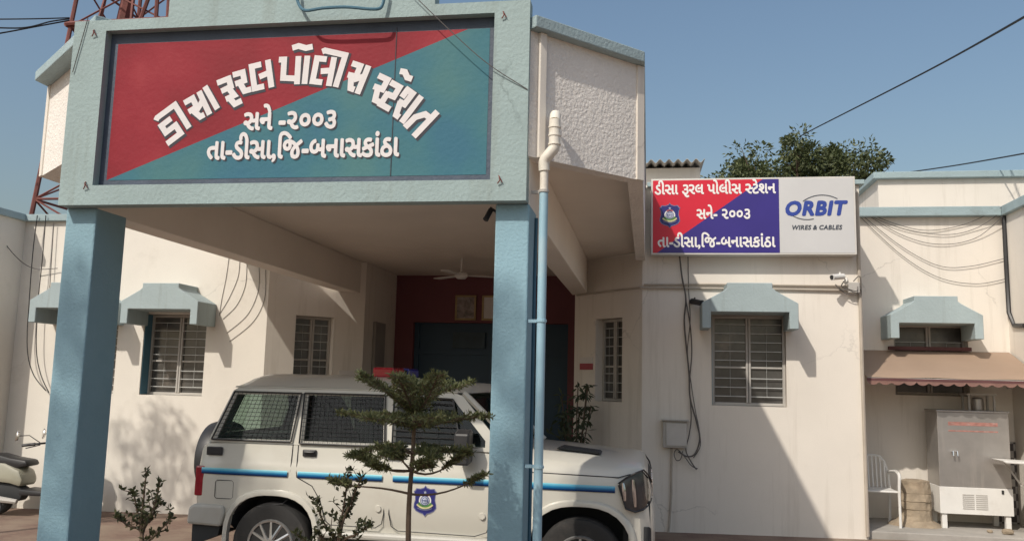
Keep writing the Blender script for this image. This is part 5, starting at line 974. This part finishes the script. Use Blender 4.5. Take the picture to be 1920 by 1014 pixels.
for x, y in ((3.66,11.6),(4.40,11.6),(3.66,11.98),(4.40,11.98)):
    MB().box(x-.03,x+.03,y-.03,y+.03,.155,.334).build('leg', WHITEP, WC, bevel=.004)
for x in (3.77, 3.82):
    b = MB(); b.tube([(x,11.56,1.10),(x,11.51,1.10),(x,11.50,1.045)], [.011,.012,.009], 7); b.build('tap', CHROME, WC, smooth=True)
FADE = mat('faded_red_paint', (0.36,0.17,0.145), 0.7, 0.3, 20, stain=(0.42,.40,.38,1), stain_amt=0.9, stain_s=14)
b = MB(); b.box(3.74,4.32,11.5575,11.5595,1.42,1.465); b.box(3.74,4.32,11.5575,11.5595,1.345,1.362); b.build('faded_red_band', FADE, wcb)
VS = thing('steel_stand', (4.25,11.85,1.61), 'small steel stand with a lidded vessel on top of the water cooler', 'stand')
for x in (4.06, 4.36):
    for y in (11.74, 11.96): MB().box(x-.012,x+.012,y-.012,y+.012,1.611,1.80).build('leg', FRAME, VS)
MB().box(4.03,4.39,11.71,11.99,1.801,1.825).build('top', FRAME, VS)
b = MB(); b.lathe([(0,0),(.07,0),(.075,.04),(.07,.14),(.05,.16),(0,.165)], (4.2,11.85,1.612), 'z', 14); b.build('vessel', STEEL, VS, smooth=True)
# plastic chair
CH = thing('plastic_chair', (2.90,11.62,0.155), 'white plastic armchair half hidden behind the front wall corner', 'chair')
cz0, cx0, cy0 = 0.155, 2.885, 11.62
b = MB(); b.box(cx0-.2,cx0+.2,cy0-.21,cy0+.2,cz0+.415,cz0+.44); b.build('seat', WHITEP, CH, bevel=.012)
P = []
b = MB()
for k in range(9):
    u = -1+2*k/8; pass
bk_ = [(cx0-.2+.4*k/8, cy0+.2+.05, cz0+.44+.40*(1-((k-4)/4)**4*.55)) for k in range(9)]
b.tube([(cx0-.2,cy0+.2,cz0+.44)]+bk_+[(cx0+.2,cy0+.2,cz0+.44)], .016, 6)
for k in range(1, 8): b.tube([(cx0-.2+.4*k/8, cy0+.2, cz0+.44), (bk_[k][0], bk_[k][1], bk_[k][2])], .012, 5)
b.build('backrest', WHITEP, CH, smooth=True)
for sx_ in (-1, 1):
    MB().tube(smoothpath([(cx0+sx_*.2,cy0-.24,cz0),(cx0+sx_*.205,cy0-.21,cz0+.44),(cx0+sx_*.215,cy0-.20,cz0+.62),(cx0+sx_*.215,cy0-.12,cz0+.655)],4), [.017]*4+[.019]*4+[.021]*5, 7).build('leg', WHITEP, CH, smooth=True)
    MB().tube([(cx0+sx_*.2,cy0+.24,cz0),(cx0+sx_*.2,cy0+.19,cz0+.44)], .018, 6).build('leg', WHITEP, CH, smooth=True)
    MB().tube(smoothpath([(cx0+sx_*.215,cy0-.17,cz0+.65),(cx0+sx_*.222,cy0,cz0+.665),(cx0+sx_*.2,cy0+.22,cz0+.64)],4), .02, 6).build('armrest', WHITEP, CH, smooth=True)
# rough stone pillar on a mound
random.seed(3)
b = MB(); K = 16
prof_ = [(.34,.0),(.30,.03),(.22,.07),(.20,.12),(.195,.2),(.205,.21),(.19,.30),(.20,.31),(.185,.40),(.19,.41),(.18,.5),(.175,.555),(.10,.57)]
vs = []
for j, (r, h) in enumerate(prof_):
    for k in range(K):
        t = 2*math.pi*k/K; q = 1+.12*mnoise.noise(Vector((math.cos(t)*1.5, math.sin(t)*1.5, h*9))); vs.append((3.36+r*q*math.cos(t)*1.0, 11.72+r*q*math.sin(t)*.8, .15+h+.02*mnoise.noise(Vector((k*.9, j, 0)))))
b.add(vs, [(j*K+k, j*K+(k+1) % K, (j+1)*K+(k+1) % K, (j+1)*K+k) for j in range(len(prof_)-1) for k in range(K)]+[tuple((len(prof_)-1)*K+k for k in range(K))])
solo(b, 'stone_stump', STONE, 'rough tan stone stump on a spread base left of the water cooler', 'stone')
for i, (x, y, r, l) in enumerate(((4.28,11.30,.055,'larger loose stone at the step edge by the cooler leg'), (4.10,11.36,.03,'tiny pebble beside the larger loose stone on the step'))):
    b = MB(); b.sphere((x,y,.155+r*.6), r, 9, 6, (1.3,1,.7)); b.v = [p+Vector((mnoise.noise(p*20)*.01,)*3) for p in b.v]; solo(b, 'loose_stone', STONE, l, 'stone', 'loose stones on the step')
WB = thing('wash_basin', (4.46,11.4,1.0), 'white wash basin on a slanted bracket right of the water cooler', 'basin')
b = MB(); b.prism([(4.20,1.035),(4.24,1.005),(4.74,.99),(4.74,1.02)], 11.15, 11.5, 'y'); b.build('basin_rim', WHITEP, WB, bevel=.008)
MB().tube([(4.32,11.4,1.0),(4.50,11.4,.72)], .012, 6).build('bracket', FRAME, WB)
MB().box(4.56,4.74,11.2,11.5,.155,.62).build('pedestal', STONE, WB, bevel=.01)
b = MB(); b.tube([(4.742,12.13,4.22),(4.735,12.12,3.5),(4.738,12.12,2.9),(4.75,12.0,2.72),(4.752,11.7,2.70)], .03, 8); solo(b, 'black_conduit', BLACKP, 'thick black conduit in the right corner of the recess', 'conduit', smooth=True)
# ------------------------------------------------------------------ behind the station
SH = thing('roof_shed', (0.42,14.5,3.96), 'white rooftop shed with a corrugated sheet roof behind the lightbox sign', 'shed')
MB().box(-0.9,0.86,14.3,16.4,3.961,5.50).build('wall', WHITE, SH)
b = MB(); n = 120; xs = [-1.05+1.97*i/n for i in range(n+1)]
b.add([(x, y, z+.032*math.sin(x*2*math.pi/.148)+t) for t in (0,.008) for y, z in ((14.02,5.545),(16.6,5.70)) for x in xs], [(i, i+1, n+2+i, n+1+i) for i in range(n)]+[(2*n+2+i, 2*n+3+i, 3*n+4+i, 3*n+3+i) for i in range(n)]+[(i, i+1, 2*n+3+i, 2*n+2+i) for i in range(n)])
b.build('roof', CONC, SH)
# steel lattice mast
MS = thing('lattice_mast', (-18.2,27,0), 'rusty red steel lattice mast rising behind the left end of the station', 'mast')
mx, my, mh = -18.15, 27.2, 33
def hw(z): return 2.75-z*0.0655
for sx_ in (-1,1):
    for sy_ in (-1,1): MB().tube([(mx+sx_*hw(0),my+sy_*hw(0),-.2),(mx+sx_*hw(mh),my+sy_*hw(mh),mh)], [.085,.06], 6).build('leg', RUST, MS)
levels = [0,2.6,5.1,7.5,9.8,11.9,13.75,15.6,17.8,19.5,21.2,22.9,24.6,26.3,28,29.7,31.4,33]
for fi in range(4):
    b = MB(); a = fi*math.pi/2; T = Matrix.Translation((mx,my,0)) @ Matrix.Rotation(a,4,'Z'); b.T = T
    for z0, z1 in zip(levels, levels[1:]):
        h0, h1 = hw(z0), hw(z1); b.tube([(-h0,-h0,z0),(h0,-h0,z0)], .045, 5); b.tube([(-h0,-h0,z0),(h1,-h1,z1)], .034, 5); b.tube([(h0,-h0,z0),(-h1,-h1,z1)], .034, 5)
        if z0 in (13.75, 7.5): b.tube([(-h0*.45,-h0,z0),(-h0*.3,-h0*.9,z1)], .05, 5); b.tube([(h0*.25,-h0,z0),(h0*.2,-h0*.9,z1)], .06, 5)
    b.build('bracing', RUST, MS)
b = MB(); z = 13.8; h = hw(z)+.1; b.tube([(mx-h,my-h,z),(mx+h,my-h,z)], .08, 6); b.tube([(mx-h,my+h,z),(mx+h,my+h,z)], .1, 6); b.tube([(mx-h,my-h,z),(mx-h,my+h,z)], .1, 6); b.tube([(mx+h,my-h,z),(mx+h,my+h,z)], .1, 6); b.build('platform', RUST, MS)
b = MB(); b.tube([(mx-h*.2,my-h*.6,13.8),(mx+h*.1,my-h*.6,17.5)], .22, 8); b.tube([(mx+h*.45,my-h,13.8),(mx+h*.85,my-h,16.4)], .07, 6); b.tube([(mx+h*.75,my-h,13.8),(mx+h*.72,my-h,17)], .07, 6); b.build('antenna_mount', RUST, MS)
# ------------------------------------------------------------------ scooter behind the left column
SG = gz(-8.2, 10.4)
SC = thing('scooter', (-7.98,10.4,SG), 'grey green scooter parked behind the left column', 'scooter')
def swheel(x):
    t = MB().lathe([(.13,-.03),(.19,-.05),(.215,-.03),(.22,0),(.215,.03),(.19,.05),(.13,.03)], (x,10.4,SG+.22), 'y', 24).build('wheel', RUBBER, SC, smooth=True)
    MB().lathe([(0,-.03),(.05,-.035),(.06,-.012),(.125,-.012),(.135,-.03),(.135,.03),(0,.03)], (x,10.4,SG+.22), 'y', 20).build('rim', ALLOY, t, smooth=True)
swheel(-8.60); swheel(-7.35)
def side_poly(P, y0, y1, name, m, bev=.03, parent=SC):
    b = MB(); b.prism([(x, SG+z) for x, z in P], y0, y1, 'y'); return b.build(name, m, parent, bevel=bev, smooth=True)
side_poly([(-8.98,.50),(-8.98,.60),(-8.75,.70),(-8.45,.69),(-8.22,.60),(-8.16,.48),(-8.18,.38),(-8.35,.42),(-8.65,.44)], 10.24, 10.56, 'rear_body', SCOOT, .05)
side_poly([(-8.92,.71),(-8.90,.79),(-8.62,.80),(-8.40,.755),(-8.16,.73),(-8.12,.66),(-8.30,.62)], 10.27, 10.53, 'seat', BLACKP, .03)
side_poly([(-8.20,.28),(-8.20,.36),(-7.72,.34),(-7.70,.28)], 10.25, 10.55, 'floorboard', BLACKP, .02)
side_poly([(-7.80,.28),(-7.72,.62),(-7.82,.92),(-7.72,.96),(-7.60,.70),(-7.62,.32)], 10.22, 10.58, 'front_apron', SCOOT, .04)
side_poly([(-7.62,.40),(-7.30,.46),(-7.10,.34),(-7.12,.30),(-7.34,.42),(-7.6,.34)], 10.33, 10.47, 'front_mudguard', SCOOT, .02)
side_poly([(-8.86,.30),(-8.84,.44),(-8.3,.42),(-8.14,.34),(-8.22,.20),(-8.5,.16),(-8.6,.26)], 10.30, 10.46, 'engine', CARDARK, .03)
b = MB(); b.tube([(-8.2,10.24,SG+.2),(-8.62,10.20,SG+.24),(-8.95,10.20,SG+.30)], [.03,.05,.05], 8); b.build('exhaust', FRAME, SC, smooth=True)
side_poly([(-7.92,.95),(-7.78,1.04),(-7.64,.98),(-7.68,.88),(-7.84,.86)], 10.30, 10.50, 'headlamp_cowl', SCOOT, .03)
b = MB(); b.tube([(-7.78,10.40,SG+.98),(-7.86,10.12,SG+.97),(-7.98,10.06,SG+.955)], .014, 6); b.tube([(-7.78,10.40,SG+.98),(-7.86,10.68,SG+.97),(-7.98,10.74,SG+.955)], .014, 6); hb = b.build('handlebar', BLACKP, SC, smooth=True)
for y, y2 in ((10.12,10.06),(10.68,10.74)):
    b = MB(); b.tube([(-7.90,y-.02*(1 if y < 10.4 else -1),SG+.965),(-8.05,y2-.01,SG+.945)], .02, 8); b.tube([(-7.84,y,SG+.955),(-8.0,y2,SG+.91)], .007, 5); b.build('grip', BLACKP, hb, smooth=True)
for y in (10.16, 10.66):
    b = MB(); b.tube([(-7.88,y,SG+.98),(-8.02,y-.03,SG+1.07),(-8.16,y-.05,SG+1.06)], .006, 5); m_ = b.build('mirror', BLACKP, SC)
    b = MB(); b.tube([(-8.16,y-.05,SG+1.06),(-8.175,y-.065,SG+1.062),(-8.182,y-.072,SG+1.063)], [.06,.072,.065], 16); b.build('mirror_glass', CHROME, m_, smooth=True)
b = MB(); b.tube([(-8.45,10.28,SG+.22),(-8.40,10.18,SG+.02)], .01, 6); b.build('stand', BLACKP, SC)
# ------------------------------------------------------------------ vegetation
def leaf(b, p, d, L, w, up=None):
    d = d.normalized(); s = d.cross(up or Vector((rnd.uniform(-1,1), rnd.uniform(-1,1), rnd.uniform(.2,1)))); s = s.normalized() if s.length > 1e-4 else d.orthogonal().normalized()
    n = s.cross(d)
    b.add([p, p+d*L*.5+s*w*.5+n*L*.06, p+d*L, p+d*L*.5-s*w*.5+n*L*.06], [(0,1,2,3)])
def rv(): 
    while True:
        v = Vector((rnd.uniform(-1,1), rnd.uniform(-1,1), rnd.uniform(-1,1)))
        if 0.05 < v.length < 1: return v
def crown_tree(name, base, trunk_top, clumps, nleaf, L, label, group=None, m=LEAF1, cr=0.9, r0=.22, sparse=1.0):
    """clumps: list of (centre, radius)"""
    t = thing(name, base, label, 'tree', group)
    B = Vector(base); Tt = Vector(trunk_top)
    b = MB(); mid = B.lerp(Tt, .5)+Vector((.12,-.08,0))
    b.tube(smoothpath([B-Vector((0,0,.3)), B.lerp(Tt,.25), mid, Tt], 4), [r0*1.25-(r0*.65)*i/12 for i in range(13)], 9)
    for c, r in clumps:
        c = Vector(c); p1 = Tt.lerp(c, .55)+Vector((0,0,-.12*r)); b.tube(smoothpath([Tt-Vector((0,0,.3)), p1, c], 3), [r0*.5,r0*.42,r0*.34,r0*.26,r0*.2,r0*.13,r0*.07], 6)
        for k in range(3): b.tube([c-(c-p1)*.3, c+rv()*r*.7], [r0*.1, r0*.03], 4)
    b.build('trunk', BARK, t, smooth=True)
    f = MB()
    for c, r in clumps:
        c = Vector(c)
        for k in range(max(3, int(7*sparse))):
            q = c+rv().normalized()*r*rnd.uniform(.45,1.0); rr = r*rnd.uniform(.28,.5)
            for i in range(nleaf):
                v = rv(); p = q+v*rr; f_d = (v+rv()*.8+Vector((0,0,-.25)))
                leaf(f, p, f_d, L*rnd.uniform(.7,1.25), L*.42*rnd.uniform(.8,1.2))
    f.build('crown', m, t, weld=False)
    return t
# tree behind the station
cl = []
for (px_, pz_, r_) in ((2.4,8.7,.95),(3.3,9.3,1.0),(4.2,9.1,1.0),(4.9,9.6,.9),(5.6,9.3,.95),(6.3,9.3,1.0),(7.0,8.9,1.0),(7.6,8.5,.75),(2.2,7.9,.8),(3.1,8.0,1.1),(4.2,8.0,1.2),(5.4,8.1,1.2),(6.6,8.0,1.2),(7.4,7.7,.8),(5.0,7.0,1.3),(3.6,6.9,1.2),(6.6,6.9,1.2),(3.3,9.85,.45),(6.4,9.85,.45),(5.0,10.1,.45)):
    cl.append(((px_, 30+rnd.uniform(-1.6,1.6), pz_), r_))
for k in range(16): cl.append(((rnd.uniform(2.5,7.3), 30+rnd.uniform(-1.8,1.2), rnd.uniform(7.2,9.1)), rnd.uniform(.8,1.1)))
crown_tree('mango_tree', (5.0,30,-.2), (5.0,30,5.2), cl, 125, .17, 'broad dark green tree standing behind the station roof', r0=.3)
# shade trees beside the yard, towards the sun
cl = [((x+rnd.uniform(-.1,.1), -0.9+rnd.uniform(-.6,.6), z), r) for x, z, r in ((-8.5,7.6,.5),(-7.9,7.8,.5),(-8.4,8.25,.42),(-7.75,8.75,.4),(-8.45,9.15,.36),(-7.95,9.55,.34),(-8.3,9.95,.28),(-8.95,8.8,.4),(-5.0,7.7,.5),(-4.5,8.2,.45),(-5.0,8.8,.36),(-4.6,9.3,.3),(-4.95,9.8,.2),(-7.1,7.3,.55),(-6.4,7.5,.5),(-5.7,7.2,.5),(-6.9,8.2,.35),(-5.9,8.4,.3),(-4.2,7.5,.5),(-9.2,7.9,.5))]
crown_tree('shade_tree', (-7.4,-2.6,gz(-7.4,-2.6)), (-6.8,-1.4,6.6), cl, 25, .125, 'tall open crowned tree beside the yard behind the camera', 'shade trees', r0=.16, sparse=.9)
cl = [((x+rnd.uniform(-.1,.1), 7.0+rnd.uniform(-.3,.3), z), rnd.uniform(.28,.42)) for x, z in ((-9.4,4.5),(-9.3,5.1),(-8.95,4.4),(-8.9,5.0),(-8.8,5.75),(-8.5,4.8),(-8.3,5.3),(-8.2,4.5),(-9.1,4.1),(-8.5,4.2),(-8.65,5.4),(-9.35,5.6),(-8.0,4.8))]
crown_tree('young_shade_tree', (-9.3,6.4,gz(-9.3,6.4)), (-8.9,6.8,3.6), cl, 34, .09, 'slim young tree at the left side of the yard', 'shade trees', r0=.07, sparse=.8)
# Norfolk pine in front of the car
NP = thing('norfolk_pine', (-1.405,5.0,gz(-1.4,5)), 'small Norfolk pine with tiered branches in front of the police car', 'plant')
tb = MB(); tb.tube(smoothpath([(-1.40,5.0,gz(-1.4,5)-.05),(-1.395,5.0,.7),(-1.402,5.0,1.1),(-1.39,5.0,1.45),(-1.395,5.0,1.80)],4), [.021-.011*i/16 for i in range(17)], 7)
fb = MB()
def frond(p0, az, ln, rise, curl, dens, bare=0.0, wid=.038):
    pts = []; p = Vector(p0); j0 = rnd.uniform(-1,1)
    for i in range(9):
        u = i/8; pts.append(Vector((p0[0]+math.cos(az+.25*j0*u)*ln*u, p0[1]+math.sin(az+.25*j0*u)*ln*u, p0[2]+rise*u+curl*u*u+.02*j0*math.sin(u*5))))
    tb.tube(pts, [.008-.005*i/8 for i in range(9)], 5)
    def needles(A, Bb, n, w):
        d = (Bb-A); 
        for k in range(n):
            q = A.lerp(Bb, rnd.random()); dirn = d.normalized()*.7+rv().normalized()*.9+Vector((0,0,.25)); leaf(fb, q, dirn, w*rnd.uniform(.7,1.2), w*.25)
    nseg = 12
    for k in range(nseg):
        u = bare+(1-bare)*(k+.5)/nseg; i = min(int(u*8), 7); A = pts[i].lerp(pts[i+1], u*8-i)
        d = (pts[i+1]-pts[i]).normalized(); side = d.cross(Vector((0,0,1))).normalized()
        needles(pts[i], pts[i+1], int(8*dens), wid*.8)
        l2 = ln*.30*(1-.55*abs(u-.45)*2)
        for s in (-1,1):
            e = A+(d*.75+side*s*.8+Vector((0,0,rnd.uniform(-.1,.25)))).normalized()*max(.05,l2)*rnd.uniform(.8,1.15)
            tb.tube([A, e], [.003,.002], 4); needles(A, e, int(20*dens), wid)
for k in range(7): frond((-1.395,5.0,1.63), k*.9+.2, rnd.uniform(.31,.37), .30, -.08, .95)
for k in range(3): frond((-1.39,5.0,1.76), k*2.1, .10, .08, 0, .7)
for k in range(6): frond((-1.395,5.0,1.555), k*1.047+.1, rnd.uniform(.40,.46), .12, -.05, 1.0)
for az, ln in ((.15,.34),(1.3,.25),(2.4,.3),(3.3,.36),(4.4,.28),(5.4,.32)): frond((-1.395,5.0,1.40), az, ln, .10, -.10, .8, .35)
for az, ln, rs, cu in ((3.1,.36,.02,.02),(.05,.35,-.06,.18),(2.2,.30,.08,.0),(5.3,.33,.02,.06),(4.1,.30,.0,.05)): frond((-1.398,5.0,1.30), az, ln, rs, cu, .8, .55)
for az, ln, rs, cu in ((3.3,.45,.03,.05),(.0,.44,-.02,.14)): frond((-1.399,5.0,1.165), az, ln, rs, cu, .6, .72)
tb.build('trunk', BARK, NP, smooth=True); fb.build('foliage', LEAF2, NP, weld=False)
# two leggy shrubs
def shrub(name, base, tips, label, group):
    t = thing(name, base, label, 'shrub', group); B = Vector(base); sb, lf = MB(), MB()
    for (fork, tip) in tips:
        F, T = Vector(fork), Vector(tip); p = smoothpath([B-Vector((0,0,.05)), B.lerp(F,.6)+Vector((.01,0,0)), F, F.lerp(T,.5)+rv()*.02, T], 4)
        sb.tube(p, [.014-.010*i/(len(p)-1) for i in range(len(p))], 5)
        n = len(p)
        for i in range(int(n*.55), n):
            for k in range(5 if i < n-3 else 13):
                d = rv()+Vector((0,0,.5)); q = p[i]+rv()*.012
                leaf(lf, q, d, rnd.uniform(.02,.042), rnd.uniform(.012,.02))
            if rnd.random() < .5:
                e = p[i]+(rv()+Vector((0,0,.4)))*.07; sb.tube([p[i], e], [.003,.002], 4)
                for k in range(6): leaf(lf, e+rv()*.012, rv()+Vector((0,0,.4)), rnd.uniform(.028,.05), .022)
    sb.build('stems', BARK, t, smooth=True); lf.build('leaves', LEAF3, t, weld=False)
shrub('leggy_shrub', (-3.11,5.0,gz(-3.1,5)), [((-3.12,5,.86),(-3.21,5.03,1.09)),((-3.12,5,.88),(-3.115,5,1.23)),((-3.11,5,.86),(-3.00,4.97,1.17)),((-3.11,5,.84),(-3.25,4.93,.96)),((-3.10,5,.74),(-2.90,4.95,.95)),((-3.11,5,.84),(-3.06,5.06,1.06))], 'thin leggy shrub in front of the left white wall', 'shrubs before the porch')
shrub('leggy_shrub', (-1.84,5.0,gz(-1.84,5)), [((-1.84,5,.84),(-2.0,5.03,1.10)),((-1.83,5,.9),(-1.79,5,1.28)),((-1.82,5,.92),(-1.69,4.97,1.26)),((-1.84,5,.82),(-1.95,4.93,.93)),((-1.82,5,.84),(-1.62,4.95,.98)),((-1.83,5,.94),(-1.75,5.05,1.14)),((-1.85,5,.76),(-2.10,5.0,.90))], 'bushy leggy shrub left of the Norfolk pine', 'shrubs before the porch')
# potted plant by the entrance
PP = thing('potted_plant', (-0.96,11.35,gz(-.96,11.3)), 'tall drooping potted plant beside the right porch window', 'plant')
zg = gz(-.96,11.3)
MB().lathe([(0,0),(.13,0),(.18,.28),(.19,.30),(.17,.31),(.16,.27),(0,.27)], (-0.96,11.35,zg), 'z', 18).build('pot', mat('clay_pot',(0.25,.11,.07),.8,.15,5), PP, smooth=True)
sb, lf = MB(), MB()
for k in range(9):
    a = k*.7; top = Vector((-0.95+.20*math.cos(a), 11.35+.14*math.sin(a), rnd.uniform(1.4,1.82))); p = smoothpath([Vector((-.96,11.35,zg+.25)), Vector((-.96+.08*math.cos(a),11.35+.05*math.sin(a),.8)), top], 6)
    sb.tube(p, .008, 5)
    for q in p[4:]:
        for i in range(7): leaf(lf, q+rv()*.03, rv()+Vector((0,0,-.5)), rnd.uniform(.08,.15), .035)
for i in range(30): leaf(lf, Vector((-1.15,11.45,1.2))+rv()*.25, rv()+Vector((0,0,-.4)), .14, .04)
sb.build('stems', BARK, PP); lf.build('leaves', LEAF4, PP, weld=False)
